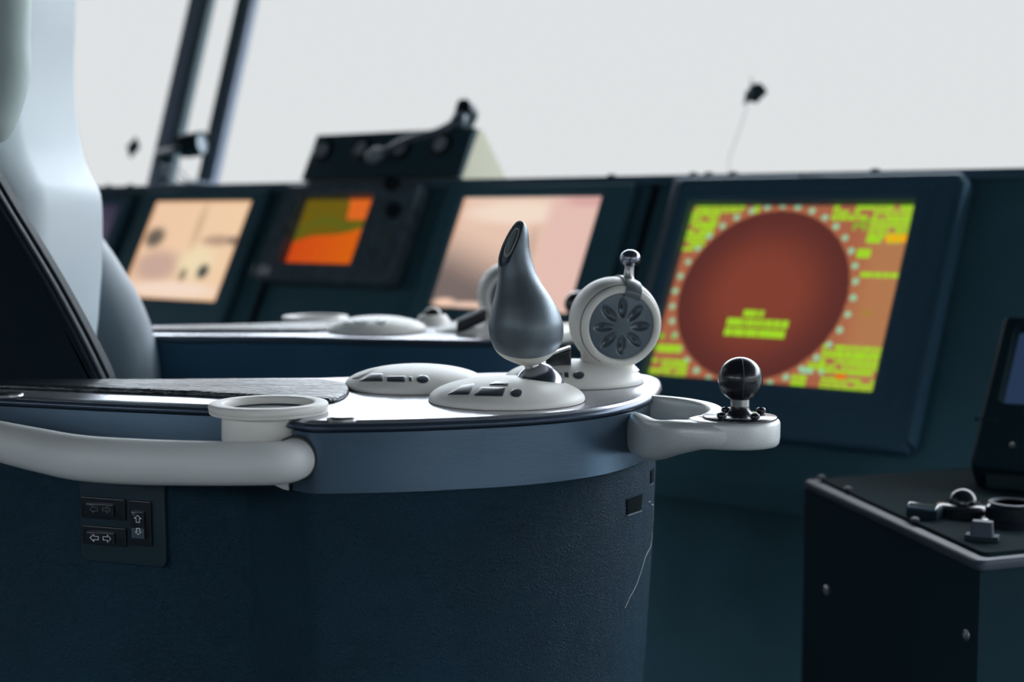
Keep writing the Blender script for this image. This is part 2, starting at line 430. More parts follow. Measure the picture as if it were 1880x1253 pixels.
addtext(560,65,710,115,2,.7,G1,4)
addtext(1165,65,1665,160,3,.9,G1,5); addtext(1290,150,1400,240,4,.55,G2,8); addtext(1390,140,1640,300,5,.85,G1,6); addtext(1480,240,1640,300,1,1,lin((240,170,20)),7)
addtext(1310,330,1375,395,1,1,G1,9); addtext(1325,465,1580,515,1,.97,G1,10); addtext(1300,700,1520,740,1,.5,lin((165,130,50)),11)
addtext(625,695,740,755,1,1,G1,12); addtext(525,745,865,880,2,1,G1,13)
addtext(1100,905,1470,1110,6,.88,G1,14); addtext(1010,1010,1100,1060,2,.8,G1,15)
addtext(1090,1100,1430,1205,3,.92,G1,16); addtext(910,1090,985,1170,2,1,G1,17); addtext(1180,1085,1240,1125,1,1,lin((235,90,20)),18); addtext(960,1050,1100,1095,1,.9,CY,19)
addtext(100,840,200,880,1,.9,G2,20); addtext(90,900,230,965,2,.9,G1,21); addtext(60,985,260,1120,4,.92,G1,22); 

blocks.reverse()
dots = [(ccx+rad*1.085*math.cos(2*PI*k/36), ccy+rad*1.085*math.sin(2*PI*k/36)) for k in range(36)]
def radar_cf(s, t):
    u, v = s*RW, t*RH; d = math.hypot(u-ccx, v-ccy)/rad
    if d < 1: c = mixc(lin((128,62,47)), lin((92,46,42)), smooth01(.35, 1.0, d))
    else:
        c = mixc(ORG, OR2, smooth01(.75, .9, s))
        if d < 1.02: c = lin((90,45,40))
    for a, b in dots:
        if abs(a-u) < .007 and abs(b-v) < .007 and math.hypot(a-u, b-v) < .0062: c = CY
    for x0, y0, x1, y1, cc in blocks:
        if x0 <= u <= x1 and y0 <= v <= y1: c = cc; break
    if math.hypot(u-.93*RW, v-0) < 0: c = c
    return tuple(x*1.0 for x in c)
bez = rect_of([(1258,330),(1768,330),(1690,836),(1143,790)])
rd = display('radar_display', 'large radar display with brown circular sweep ringed by dots and green text', RS, (bez[0], bez[1], max(bez[2], VB+.015), .226), .0, .030, 'bezel_blue', radar_cf, 230, 184)
bm = nb(); frame_ring(bm, (RS[0]-.03, RS[1]+.035, RS[2]-.035, RS[3]+.024), (RS[0]-.022, RS[1]+.027, RS[2]-.027, RS[3]+.017), .028, .032, .008, .006); finish(bm, 'inner_trim', 'bezel_grey', rd)
bm = nb(); box_f(bm, pan, bez[0]-.006, bez[0]+.006, -.25, .224, 0, .036, .004); tag(finish(bm, 'side_rail', 'bezel_edge', rd), 'grey edge rail')
bm = nb(); box_f(bm, pan, bez[1]-.004, bez[1]+.008, -.25, .21, 0, .036, .004); finish(bm, 'side_rail', 'bezel_blue', rd)
def lettering(parent, pxc, wdt, hgt, n, m, w, seed=3, f=pan):
    u, v = puv(*pxc); rnd = random.Random(seed); bm = nb(); x = u-wdt/2; cw = wdt/n
    for i in range(n):   # blurred illegible maker's mark: plain raised strokes
        k = rnd.choice((1, 2, 2))
        box_f(bm, f, x+cw*.12, x+cw*.35, v-hgt/2, v+hgt/2, w, w+.0008)
        if k > 1: box_f(bm, f, x+cw*.35, x+cw*.8, v+hgt*rnd.choice((-.5,-.1,.3)), v+hgt*rnd.choice((.32,.5)), w, w+.0008)
        x += cw
    return finish(bm, 'maker_mark', m, parent, smooth=False)
lettering(rd, (1322,347), .085, .011, 7, 'dim_mark', .0302); lettering(rd, (1500,341), .045, .008, 6, 'dim_mark', .0302, 5)

# ---- other pictures, described in screen fractions (s right, t up)
def blob(s, t, cs, ct, rs, rt): return 1 - smooth01(.4, 1.15, math.hypot((s-cs)/rs, (t-ct)/rt))
def cf3(s, t):
    c = mixc(lin((120,106,102)), lin((230,196,176)), smooth01(.18, .72, t + s*.45 - .08))
    c = mixc(c, lin((243,222,204)), blob(s, t, .45, .86, .5, .13)*.9)
    c = mixc(c, lin((228,190,178)), smooth01(.60, .72, s))
    c = mixc(c, lin((190,160,146)), blob(s, t, .60, .50, .06, .28)*.6)
    c = mixc(c, lin((245,205,180)), blob(s, t, .10, .045, .10, .05)); c = mixc(c, lin((235,200,180)), blob(s, t, .32, .03, .25, .04))
    c = mixc(c, lin((222,158,128)), smooth01(.05, .0, s)*.6*smooth01(.4,.7,t)); c = mixc(c, lin((205,150,148)), blob(s, t, .92, .97, .2, .07)*.6)
    return c
def cf1(s, t):
    c = mixc(lin((238,200,168)), lin((240,206,170)), s)
    c = mixc(c, lin((196,164,150)), blob(s, t, .26, .33, .30, .20)*.9)
    c = mixc(c, lin((238,218,180)), blob(s, t, .66, .38, .22, .20))
    c = mixc(c, lin((205,175,140)), blob(s, t, .55, .75, .05, .28)*.8)
    c = mixc(c, lin((95,88,78)), blob(s, t, .13, .62, .13, .13)*.95)
    c = mixc(c, lin((170,140,122)), blob(s, t, .80, .60, .20, .07)*.8); c = mixc(c, lin((120,100,92)), blob(s, t, .97, .60, .09, .06)*.9)
    c = mixc(c, lin((245,222,205)), blob(s, t, .5, .10, .6, .10)*.8)
    c = mixc(c, lin((70,75,72)), blob(s, t, .76, .29, .07, .09)); c = mixc(c, lin((120,118,95)), blob(s, t, .57, .25, .045, .08)*.9)
    c = mixc(c, lin((226,165,118)), max(smooth01(.05,0,s), smooth01(.95,1,s), smooth01(.04,0,t)*.8, smooth01(.96,1,t))*.8)
    return c
def cf2(s, t):
    edge = .36 + .26*s + .03*math.sin(s*7)
    o1, o2 = lin((212,98,14)), lin((200,70,22)); ol = lin((104,88,18))
    c = ol if t > edge else mixc(o2, o1, s)
    if s > .60+.25*(1-t)*.6 and t > .70: c = lin((216,100,34))
    if t > edge and abs(t-edge-.12-.1*math.sin(s*5)) < .05: c = mixc(c, lin((80,98,30)), .6)
    return c
def cf0(s, t): return mixc(lin((48,46,66)), lin((84,76,96)), blob(s, t, .5, .6, .6, .5))
def grow(S, l, r, b, t): return (S[0]-l, S[1]+r, S[2]-b, S[3]+t)
S3 = rect_of([(853,364),(1110,364),(1045,575),(793,569)])
display('chart_display', 'display with washed-out pink and grey chart picture behind the pear-shaped joystick', S3, grow(S3,.05,.075,.075,.024), 0, .014, 'console_paint', cf3, 90, 70)
S1 = rect_of([(285,372),(470,370),(397,557),(228,547)])
display('camera_display', 'display with cream and peach camera picture right of the seat back', S1, grow(S1,.05,.05,.08,.024), 0, .014, 'console_paint', cf1, 90, 70)
S0 = (S1[0]-.52, S1[0]-.14, S1[2], S1[3]-.01)
display('camera_display', 'dim purple-grey display at far left, half hidden by the seat back', S0, grow(S0,.04,.04,.08,.024), 0, .014, 'bezel_blue', cf0, 40, 30)
S2 = rect_of([(568,367),(702,370),(655,495),(524,491)])
O2 = rect_of([(553,340),(797,344),(727,533),(478,520)])
O2 = (O2[0], O2[1], O2[2], .224)
ch = display('chart_plotter', 'square instrument with small orange and olive chart screen and keys at its right', S2, O2, 0, .034, 'plotter_grey', cf2, 80, 70, cat='instrument')
for i, (px, py) in enumerate(((738,352),(742,402),(730,448),(718,492),(700,508))):
    u, v = puv(px, py)
    if i < 2:
        bm = nb(); lathe(bm, pan(u, v, .034), PN, [(.019,0),(.018,.010),(.016,.012)], 24); finish(bm, 'knob', 'black_gloss', ch)
    else:
        bm = nb(); box_f(bm, pan, u-.012, u+.012, v-.006, v+.006, .033, .037, .001); finish(bm, 'key', 'dim_mark', ch)
for i in range(4):
    u, v = puv(706-10*i, 385+32*i); bm = nb(); box_f(bm, pan, u-.010, u+.010, v-.006, v+.006, .033, .037, .001); finish(bm, 'key', 'dim_mark', ch)
lettering(ch, (498,508), .065, .024, 3, 'white_mark', .0342, 4)
# ---- meter box on the console ledge
um0, vm0 = puv(557,332); um1, vm1 = puv(844,330); _, vm2 = puv(588,253)
mb = empty('meter_box', pan((um0+um1)/2, .247, -.05), 'dark wedge-shaped box with a row of round dials on top of the console', 'instrument box')
zb = z_top+.0005
P0 = pan(0, .252); bb0 = P0.dot(BK); Pt = pan(0, vm2); bt, zt = Pt.dot(BK), Pt.z
tri = [(bb0, zb), (bb0+.168, zb), (bt+.022, zt+.001), (bt+.012, zt+.003)]
bm = nb(); sidepoly(bm, um0+.004, um1, tri); tag(finish(bm, 'housing', 'cream_paint', mb, smooth=False), 'cream painted housing with triangular end')
bm = nb(); box_f(bm, pan, um0, um1+.002, .2505, vm2+.003, -.0015, .008, .002); finish(bm, 'front_panel', 'meter_face', mb)
for px, py in ((598,281),(668,278),(740,277),(814,270)):
    u, v = puv(px, py)
    bm = nb(); lathe(bm, pan(u, v, .0075), PN, [(.030,0),(.030,.004),(.026,.006)], 28); d = finish(bm, 'dial', 'black_gloss', mb)
    bm = nb(); lathe(bm, pan(u, v, .0136), PN, [(.018,0),(.017,.001)], 20); finish(bm, 'dial_centre', 'meter_dial', d)
# handset hung over the meter box
hs = empty('gooseneck_microphone', pan(puv(838,238)[0], vm2, 0), 'small gooseneck microphone clipped over the dark meter box', 'microphone')
uh = puv(838,240)[0]
f_h = lambda x, y, t: pan(x, y, t)
bm = nb(); prism(bm, roundpoly([(uh-.020, vm2+.000),(uh+.020, vm2),(uh+.018, vm2+.030),(uh+.024,vm2+.055),(uh+.004, vm2+.082),(uh-.024, vm2+.080)], .010), rbevel(-.030, .004, .004), pan); finish(bm, 'clamp', 'black_matte', hs)
bm = nb(); lathe(bm, pan(uh+.004, vm2+.024, .003), PN, [(.019,0),(.019,.010),(.014,.013)], 24); finish(bm, 'thumb_screw', 'bezel_edge', hs)
pth = catmull([pan(uh, vm2+.02, .010), pan(uh-.03, vm2-.012, .024), pan(puv(765,268)[0], puv(765,268)[1], .030), pan(puv(715,291)[0], puv(715,291)[1], .026)], 8)
bm = nb(); sweep(bm, pth, .008, n=10); finish(bm, 'gooseneck', 'bezel_edge', hs)
u, v = puv(700,297); bm = nb(); lathe(bm, pan(u+.02, v+.012, .026), (pan(u,v)-pan(u+.03,v+.018)), [(.009,0),(.015,.006),(.017,.02),(.015,.034),(.008,.042)], 20); finish(bm, 'microphone_head', 'meter_dial', hs)
# ---- spot lamp on window post
lp = at_Y(355,266,3.75); post_n = -WN
sl = empty('spot_lamp', lp - ZZ*.04, 'black cylindrical lamp on a short arm in front of the white window post', 'lamp')
axl = Vector((.86,-.42,.10))
bm = nb(); lathe(bm, lp - axl.normalized()*.036, axl, [(.012,-.012),(.022,-.004),(.030,.002),(.032,.02),(.032,.07),(.029,.072),(.027,.060)], 28); finish(bm, 'lamp_head', 'black_matte', sl)
bm = nb(); lathe(bm, lp - axl.normalized()*.036, axl, [(.0285,.0605),(.028,.062)], 28); finish(bm, 'lens', 'meter_dial', sl)
q0 = on_plane(300,286, win(0,0,-.012), WN)
bm = nb(); sweep(bm, catmull([q0 + WN*.02, q0 - WN*.02, at_Y(318,277,3.72), lp - axl.normalized()*.04], 6), .009, n=10); finish(bm, 'arm', 'black_matte', sl)
bm = nb(); lathe(bm, q0 + WN*.004, -WN, [(.022,0),(.022,.010),(.016,.014)], 20); finish(bm, 'mount', 'black_matte', sl)
for k, (a_, b_, c_) in enumerate((((296,303),(330,312),(352,334)), ((298,318),(325,325),(345,338)))):
    g0 = on_plane(*a_, win(0,0,-.014), WN); end = room(at_Y(*c_, 3.7).dot(AU), BW-.05, z_top+.004)
    bm = nb(); sweep(bm, catmull([g0, at_Y(*b_, 3.72), at_Y(c_[0], c_[1]-4, 3.72), end], 8), .0022, n=8)
    tag(finish(bm, 'cable', 'dim_mark' if k else 'frame_slate', None), ('upper' if not k else 'lower') + ' thin cable looping from window post to console ledge under the spot lamp', 'cable')
# ---- diamond sticker on left window pane
du, dv = winuv(240.5, 269); dk = None
bm = nb(); prism(bm, [(du-.034, dv+.003),(du-.003,dv-.035),(du+.034,dv-.001),(du+.001,dv+.035)], [(0,.0085),(0,.0099)], win)
tag(finish(bm, 'window_sticker', 'sticker_dark', None), 'small dark diamond-shaped sticker on the left window pane', 'sticker')
# ---- pennant outside
zf = lambda x, y: (1300+x/6.963, 120+y/6.963)
fl = empty('signal_pennant', at_Y(1335,330,3.3), 'small dark ragged flag on a thin pale staff outside the right window', 'flag')
fl.location.z = 0; WPOS[fl.name] = fl.location.copy()
fp = [at_Y(*zf(x, y), 3.3) for x, y in ((558,150),(552,215),(545,270),(520,310),(480,345),(472,385),(470,430),(455,470),(430,515),(465,492),(500,474),(540,464),(580,466),(605,478),(620,490),(655,450),(690,410),(745,365),(738,325),(720,290),(690,255),(660,225),(625,228),(600,238),(575,232),(566,200))]
bm = nb(); c0 = sum(fp, Vector())/len(fp); Nf = len(fp)
rr = []
for s, dz in ((1,-.0012),(1,.0012)):
    rr.append([[bm.verts.new(c0+(p-c0)*k + Vector((0, dz + .008*math.sin((p.x-c0.x)*k*90+k*2), 0))) for p in fp] for k in (1,.7,.4)])
ringfaces(bm, rr[0][0], rr[1][0])
for side in rr:
    for a, b in zip(side, side[1:]): ringfaces(bm, a, b)
    bm.faces.new(side[-1])
finish(bm, 'flag_cloth', 'flag_cloth', fl)
b0 = at_Y(1335,330,3.3); base = Vector((b0.x-.12, 3.3, 0))
bm = nb(); sweep(bm, catmull([base, (base+b0)/2+Vector((.02,0,.1)), b0, at_Y(1347,270,3.3), at_Y(1362,226,3.3), at_Y(1374,185,3.3), at_Y(1381,140,3.3)], 6), .0009, n=8); finish(bm, 'staff', 'pole_white', fl)

# ================================================================== RIGHT SIDE DESK
hd = .35
DWD = .37
L0, L1 = at_h(1478,880,hd), at_h(1800,1030,hd)
dR = (at_h(1880,1022,hd+.0) - L1); dR.z = 0; dR.normalize(); dL = (L0-L1); dL.z = 0
Ld = dL.length; dL.normalize()
def dsk(x, y, z): return Vector((L1.x, L1.y, 0)) + dR*x + dL*y + ZZ*(ZC-hd+z)
ds = empty('side_console', dsk(.18,.2,-(ZC-hd)), 'low dark side console with pale worn edge at bottom right', 'console')
bm = nb(); prism(bm, [(0,0),(DWD,0),(DWD,Ld-.0),(0,Ld-.0)], [(.02,-(ZC-hd)),(.02,-.61),(0,-.60),(0,-.012)], dsk); finish(bm, 'cabinet', 'desk_paint', ds, smooth=False)
bm = nb(); prism(bm, roundpoly([(-.003,-.003),(DWD,-.003),(DWD,Ld-.001),(-.003,Ld-.001)], .01), rbevel(-.012, .0, .004), dsk); tag(finish(bm, 'worktop_rim', 'desk_edge', ds), 'pale worn edge strip')
bm = nb(); prism(bm, roundpoly([(.012,.012),(DWD-.01,.012),(DWD-.01,Ld-.02),(.012,Ld-.02)], .01), rbevel(-.002, .004, .002), dsk); finish(bm, 'top_panel', 'desk_black', ds)
for px, py in ((1518,1084),(1775,1167)):
    n_ = dR*-1; l = on_plane(px, py, dsk(0,0,0), dR); bm = nb(); lathe(bm, l+dR*.002, -dR, [(.006,0),(.006,.003),(.003,.005)], 16); finish(bm, 'bolt', 'satin_steel', ds)
def dpt(px, py, z=0.004):
    p = at_h(px, py, hd-z) - Vector((L1.x, L1.y, 0)); return p.dot(dR), p.dot(dL)
def desk_at(px, py, z=.004): return at_h(px, py, hd-z)
c = desk_at(1697,950); rc = empty('push_button_box', c, 'small black box with a bright metal strip on the right side console', 'switch box')
yw = math.radians(-38)
def rot_at(c, a): 
    ca, sa = math.cos(a), math.sin(a)
    return lambda x, y, t: c + Vector((ca*x - sa*y, sa*x + ca*y, t))
fr = rot_at(c, yw)
bm = nb(); box_f(bm, fr, -.018,.018,-.009,.010,-.001,.013,.002); finish(bm, 'case', 'black_matte', rc)
fs_ = (lambda f0: lambda x, y, z: f0(x, y, z + (y+.002)*.45))(fr)
bm = nb(); box_f(bm, fs_, -.017,.017,-.0095,-.002,.0125,.0165,.001); tag(finish(bm, 'metal_strip', 'chrome', rc), 'bright metal strip')
c = desk_at(1768,945); jb = empty('trackball_unit', c, 'black trackball with chrome glint and raised bezel on the right side console', 'trackball')
bm = nb(); lathe(bm, c, ZZ, [(.032,-.001),(.032,.009),(.028,.013),(.020,.014),(.018,.010)], 40); finish(bm, 'bezel_ring', 'black_gloss', jb)
bm = nb(); lathe(bm, c+ZZ*.013, ZZ, [(.0175*math.cos(a), .0175*math.sin(a)) for a in [PI/2*k/10 for k in range(-4,11)]], 32); finish(bm, 'ball', 'black_gloss', jb)
c = desk_at(1856,962); kb = empty('control_knob', c, 'wide black rotary knob with pale rim at the right edge of the picture', 'knob')
bm = nb(); lathe(bm, c, ZZ, [(.036,-.001),(.036,.004),(.032,.006),(.028,.007),(.028,.020),(.025,.023)], 40); finish(bm, 'knob_body', 'black_gloss', kb)
bm = nb(); lathe(bm, c+ZZ*.0232, ZZ, [(.025,0),(.025,.0015),(.021,.002),(.020,.0)], 40); finish(bm, 'rim', 'desk_edge', kb)
c = desk_at(1803,992); lv = empty('lever_switch', c, 'short grey lever tilted on a black block in front of the rotary knob', 'lever')
fr = rot_at(c, math.radians(-25))
bm = nb(); box_f(bm, fr, -.017,.017,-.009,.009,-.001,.006,.0015); finish(bm, 'block', 'black_matte', lv)
bm = nb(); loft(bm, [[fr(x*(1-.15*k)+.0, y*.7-.003+.006*k, .005+.015*k) for x, y in roundpoly([(-.012,-.009),(.012,-.009),(.012,.009),(-.012,.009)], .003)] for k in (0, 1)]); finish(bm, 'lever', 'desk_edge', lv)
for px, py in ((1508,879),(1557,900),(1680,957)):
    c = desk_at(px, py); bm = nb(); lathe(bm, c-ZZ*.001, ZZ, [(.005,0),(.005,.004),(.002,.0055)], 14); finish(bm, 'panel_screw', 'desk_edge', ds)
# tilted monitor standing on the side console
my, mt = math.radians(30), math.radians(48)
MU = Vector((math.cos(my), -math.sin(my), 0)); MBk = Vector((math.sin(my), math.cos(my), 0)); MV = MBk*math.sin(mt)+ZZ*math.cos(mt); MNn = MU.cross(MV)
MO = desk_at(1790, 896) + ZZ*.022
def mon(x, y, t): return MO + MU*x + MV*y + MNn*t
def monuv(px, py): p = on_plane(px, py, MO, MNn)-MO; return p.dot(MU), p.dot(MV)
mn = empty('tilted_monitor', MO, 'dark tilted monitor with blue-grey screen corner at the right edge', 'monitor')
sx, sy = monuv(1843,746)
I = (sx, sx+.20, sy, sy+.13); Om = (monuv(1796,800)[0], sx+.225, .0, sy+.155)
bm = nb(); frame_ring(bm, Om, I, -.03, .012, .012, .004, mon); finish(bm, 'bezel', 'desk_paint', mn)
bm = nb(); box_f(bm, mon, Om[0]+.004, Om[1]-.004, Om[2]+.004, Om[3]-.004, -.04, -.028, .003); finish(bm, 'back_cover', 'black_matte', mn)
bm = nb(); box_f(bm, mon, I[0]-.005, I[1]+.005, I[2]-.005, I[3]+.005, -.002, .003); cl = bm.loops.layers.float_color.new('Col')
for f in bm.faces:
    for l in f.loops: l[cl] = (*lin((36,52,78)), 1)
finish(bm, 'screen', 'screen_picture', mn)
bm = nb(); fr = rot_at(MO - MBk*.0 , -my); box_f(bm, fr, Om[0]+.02, Om[1]-.02, -.0, .11, -.0215, -.002, .003); finish(bm, 'foot', 'black_matte', mn)
for px, py in ((1860,830),(1812,782)):
    x, y = monuv(px, py); bm = nb()
    if px == 1860: lathe(bm, mon(x, y, .0118), MNn, [(.004,0),(.004,.002),(.002,.003)], 14); finish(bm, 'indicator_button', 'satin_steel', mn)
    else: 
        for i in range(4): box_f(bm, mon, x-.014+.008*i, x-.009+.008*i, y-.003, y+.003, .0118, .0125)
        finish(bm, 'maker_mark', 'black_matte', mn)

# ================================================================== NEAR ARMREST (and its mirror twin)
H0 = .168                                    # plate top below eye level
def EL(px, py, h=.175): p = at_h(px, py, h); return Vector((p.x, p.y))
CUPC = Vector((-.2077, 1.205)); RN = .0420
def outline():
    P = []
    l0, l1 = EL(0,741), EL(381,760); d = (l0-l1).normalized()
    P += [l1 + d*.52, l0, (l0+l1)/2, Vector((-.2385, 1.2415))]
    P += [CUPC + Vector((math.cos(math.radians(a)), math.sin(math.radians(a))))*RN for a in range(118, -60, -12)]
    P += [Vector((-.1870,1.1680)), EL(540,785), EL(556,788), EL(578,789.5), EL(602,789.5)]
    f = [EL(*p) for p in ((640,789),(700,788),(775,786),(849,783),(925,779.5),(1000,774.5),(1066,768),(1120,760.5),(1165,750),(1192,740),(1208,729),(1216,716))]
    P += [Vector((q.x, q.y)) for q in catmull([(p.x, p.y, 0) for p in f], 3)]
    P += [Vector(p) for p in ((.1545,1.462),(.1500,1.490),(.139,1.508),(.120,1.520),(.09,1.527),(.03,1.528),(-.08,1.505),(-.20,1.470),(-.50,1.45),(-.74,1.45))]
    return P
OUT = outline()
OUTB = [p for p in OUT if (p-CUPC).length > RN+.0015]
DL, DR, DF = EL(0,741), EL(381,760), None
def H(h): return ZC - h
def armrest(side, S, bandm='brushed_band'):
    """S: dict of labels"""
    t = empty('armrest_console', (-.2, 1.35, H(.62)), S['arm'], 'armrest')
    # leather wrapped body
    Pb = ccw(OUT)
    bm = nb(); prism(bm, ccw(OUTB), [(.022,H(.60)),(.018,H(.50)),(.010,H(.36)),(.0065,H(.27)),(.0055,H(.2275))]); body = finish(bm, 'leather_body', 'body_leather', t, angle=30)
    bm = nb(); prism(bm, Pb, [(.004,H(.2292)),(.0022,H(.2285)),(.0022,H(.1782)),(.0035,H(.1772))]); band = finish(bm, 'side_band', bandm, t)
    bm = nb(); prism(bm, Pb, [(.0030,H(.1722)),(.0022,H(.1703)),(.0040,H(.1689)),(.0062,H(.1682)),(.009,H(.168))]); plate = finish(bm, 'top_plate', 'plate_metal', t, angle=50)
    bm = nb(); prism(bm, Pb, [(.005,H(.1775)),(.001,H(.1765)),(0,H(.1750)),(.0004,H(.1733)),(.0016,H(.1712)),(.0028,H(.1705))]); tag(finish(bm, 'reflecting_edge', 'lip_metal', t, angle=50), 'rounded edge of the plate with a painted dark reflection')  # edge coloured dark in place of the dim room it would mirror
    # arm pad
    pf = [at_h(*p, .1675) for p in ((-160,709),(-60,711.5),(34,714.5),(171,720),(309,725),(412,730),(520,737),(575,740),(606,739.5),(630,732.5),(641,721),(636,711))]
    pf = [(p.x, p.y, 0) for p in pf] + [(-.168,1.392,0),(-.185,1.408,0),(-.21,1.413,0),(-.35,1.413,0),(-.50,1.413,0),(-.60,1.425,0)]
    P = [Vector((q.x, q.y)) for q in catmull(pf, 3, True)]
    bm = nb(); prism(bm, P, [(.003,H(.1682)),(.0006,H(.1674)),(0,H(.1664)),(.0004,H(.1648)),(.0016,H(.1636)),(.0036,H(.1630)),(.0065,H(.1627))]); pad = finish(bm, 'arm_pad', 'pad_leather', t, angle=60)
    # silver caps
    for px, py, r in ((628,768,.0128),(18,724,.0125)):
        c = at_h(px, py, H0-.001); bm = nb(); lathe(bm, (c.x, c.y, H(H0)-.001), ZZ, [(r,0),(r,.0022),(r*.9,.0034),(r*.6,.0038)], 32); finish(bm, 'screw_cap', 'satin_steel', t)
    # padded grab rail
    pc = [(0,811,36.0),(72,827,37.2),(145,841,37.7),(231,847.5,37.5),(325,850.5,36.5),(410,851.5,35.8),(460,851.5,35.5),(505,851,35)]
    path, rad_ = [], []
    for px, py, dm in pc: path.append(at_h(px, py, .200)); rad_.append(dm/2000)
    e0 = path[-1]
    path += [e0 + Vector((.0105,.010,0)), e0 + Vector((.0155,.034,0))]; rad_ += [.0174,.0174]
    path = [path[0]+Vector((-.115,.165,0)), path[0]+Vector((-.060,.055,0))] + path; rad_ = [.0172,.0176] + rad_
    n0 = len(path); sp_ = catmull(path, 6); rs = []
    for i in range(len(sp_)):
        k = min(i/6, n0-1.001); j = int(k); rs.append(rad_[j]*(1-(k-j)) + rad_[j+1]*(k-j))
    bm = nb(); sweep(bm, sp_, rs, [r*1.0 for r in rs], 36); finish(bm, 'grab_rail', 'cool_grey_plastic', t, angle=60)
    g1, g2 = e0 + Vector((.0105,.010,0)), e0 + Vector((.0155,.034,0)); gd = (g2-g1).normalized()
    bm = nb(); lathe(bm, g1 + gd*.010, gd, [(.0176,-.001),(.0188,-.0005),(.0188,.012),(.0176,.0125)], 40); finish(bm, 'rail_seal', 'seam_dark', t, angle=50)
    # wedge bracket under the rail end
    p1 = at_h(490,889,.216); bm = nb()
    q = [at_Y(x, y, 1.172) for x, y in ((488,884),(530,884),(530,901),(520,899))]
    loft(bm, [q, [v+Vector((0,.02,0)) for v in q]]); finish(bm, 'rail_bracket', 'cool_grey_plastic', t, smooth=False)
    # loop shaped mounting bracket at the front
    def arm_sweep(rows, name, sq):
        pth = [Vector((x, y, H(m))) for x, y, w, m, hh in rows]; n0 = len(pth); sp_ = catmull(pth, 6); rw, rh = [], []
        for i in range(len(sp_)):
            k = min(i/6, n0-1.001); j = int(k); q = k-j
            rw.append(rows[j][2]*(1-q) + rows[j+1][2]*q); rh.append(rows[j][4]*(1-q) + rows[j+1][4]*q)
        bm = nb(); sweep(bm, sp_, rw, rh, 36, sq=sq); return finish(bm, name, 'cast_grey_paint', t, angle=60)
    br = arm_sweep([(.104,1.315,.010,.1975,.0180),(.1155,1.272,.0105,.1975,.0182),(.1245,1.236,.0115,.1968,.0180),(.1400,1.210,.0125,.1905,.0152),(.1600,1.1965,.0145,.1862,.0122),(.1780,1.1945,.0165,.1853,.0118),(.198,1.2000,.018,.1853,.0116)], 'mounting_bracket', 2.8)
    arm_sweep([(.165,1.215,.0095,.1815,.0085),(.180,1.243,.0085,.1810,.0105),(.180,1.283,.0080,.1815,.0110),(.162,1.318,.0078,.1820,.0115),(.135,1.340,.0078,.1830,.0125),(.100,1.352,.0078,.1830,.0125)], 'bracket_loop', 3.0)
    pd = [Vector((.150,1.212)), Vector((.152,1.196)), Vector((.162,1.185)), Vector((.178,1.1785)), Vector((.196,1.1770))]
    pd += [Vector((.196,1.2110)) + Vector((math.cos(a), math.sin(a)))*.034 for a in [math.radians(x) for x in (-70,-50,-30,-10,10,30,50,70)]]
    pd += [Vector((.192,1.257)), Vector((.184,1.260)), Vector((.172,1.240)), Vector((.158,1.226))]
    pd = [Vector((q.x, q.y)) for q in catmull([(p.x, p.y, 0) for p in pd], 4, True)]
    bm = nb(); prism(bm, pd, [(.006,H(.1973)),(.0025,H(.1965)),(.0008,H(.1945)),(0,H(.190)),(0,H(.1772)),(.0008,H(.1752)),(.0022,H(.1740)),(.0045,H(.1736))]); finish(bm, 'bracket_pad', 'cast_grey_paint', t, angle=60)
    return t, body, band, plate, pad, br

def cup_holder(label):
    t = empty('cup_holder', (CUPC.x, CUPC.y, H(.193)), label, 'cup holder')
    C3 = lambda h: Vector((CUPC.x, CUPC.y, H(h)))
    bm = nb(); x, y, a = basis(ZZ); n = 64
    prof = [(.0400,.1660),(.0495,.1660),(.0505,.1650),(.0508,.1630),(.0505,.1605),(.0495,.1594),(.0478,.1590),(.0402,.1590),(.0388,.1594),(.0380,.1605),(.0378,.166)]
    R = [[C3(h) + (x*math.cos(2*PI*i/n)+y*math.sin(2*PI*i/n))*r for i in range(n)] for r, h in prof]
    V = [[bm.verts.new(p) for p in r] for r in R]
    for i in range(len(V)): ringfaces(bm, V[i], V[(i+1) % len(V)])
    finish(bm, 'rim', 'warm_grey_plastic', t, angle=60)
    bm = nb(); lathe(bm, C3(.1660), -ZZ, [(.0395,0),(.0398,.006),(.0400,.024),(.0392,.0262),(.0375,.027)], 64); finish(bm, 'cup', 'warm_grey_plastic', t, angle=60)
    bm = nb(); lathe(bm, C3(.1659), ZZ, [(.0372,0),(.0372,.0006)], 48); finish(bm, 'liner', 'black_matte', t)
    bm = nb(); lathe(bm, C3(.1680), ZZ, [(.0497,.0),(.0502,.0008),(.0502,.0018),(.0497,.0021)], 64)
    # the shim ring only lies on the plate
    finish(bm, 'gasket', 'warm_grey_plastic', t)
    return t

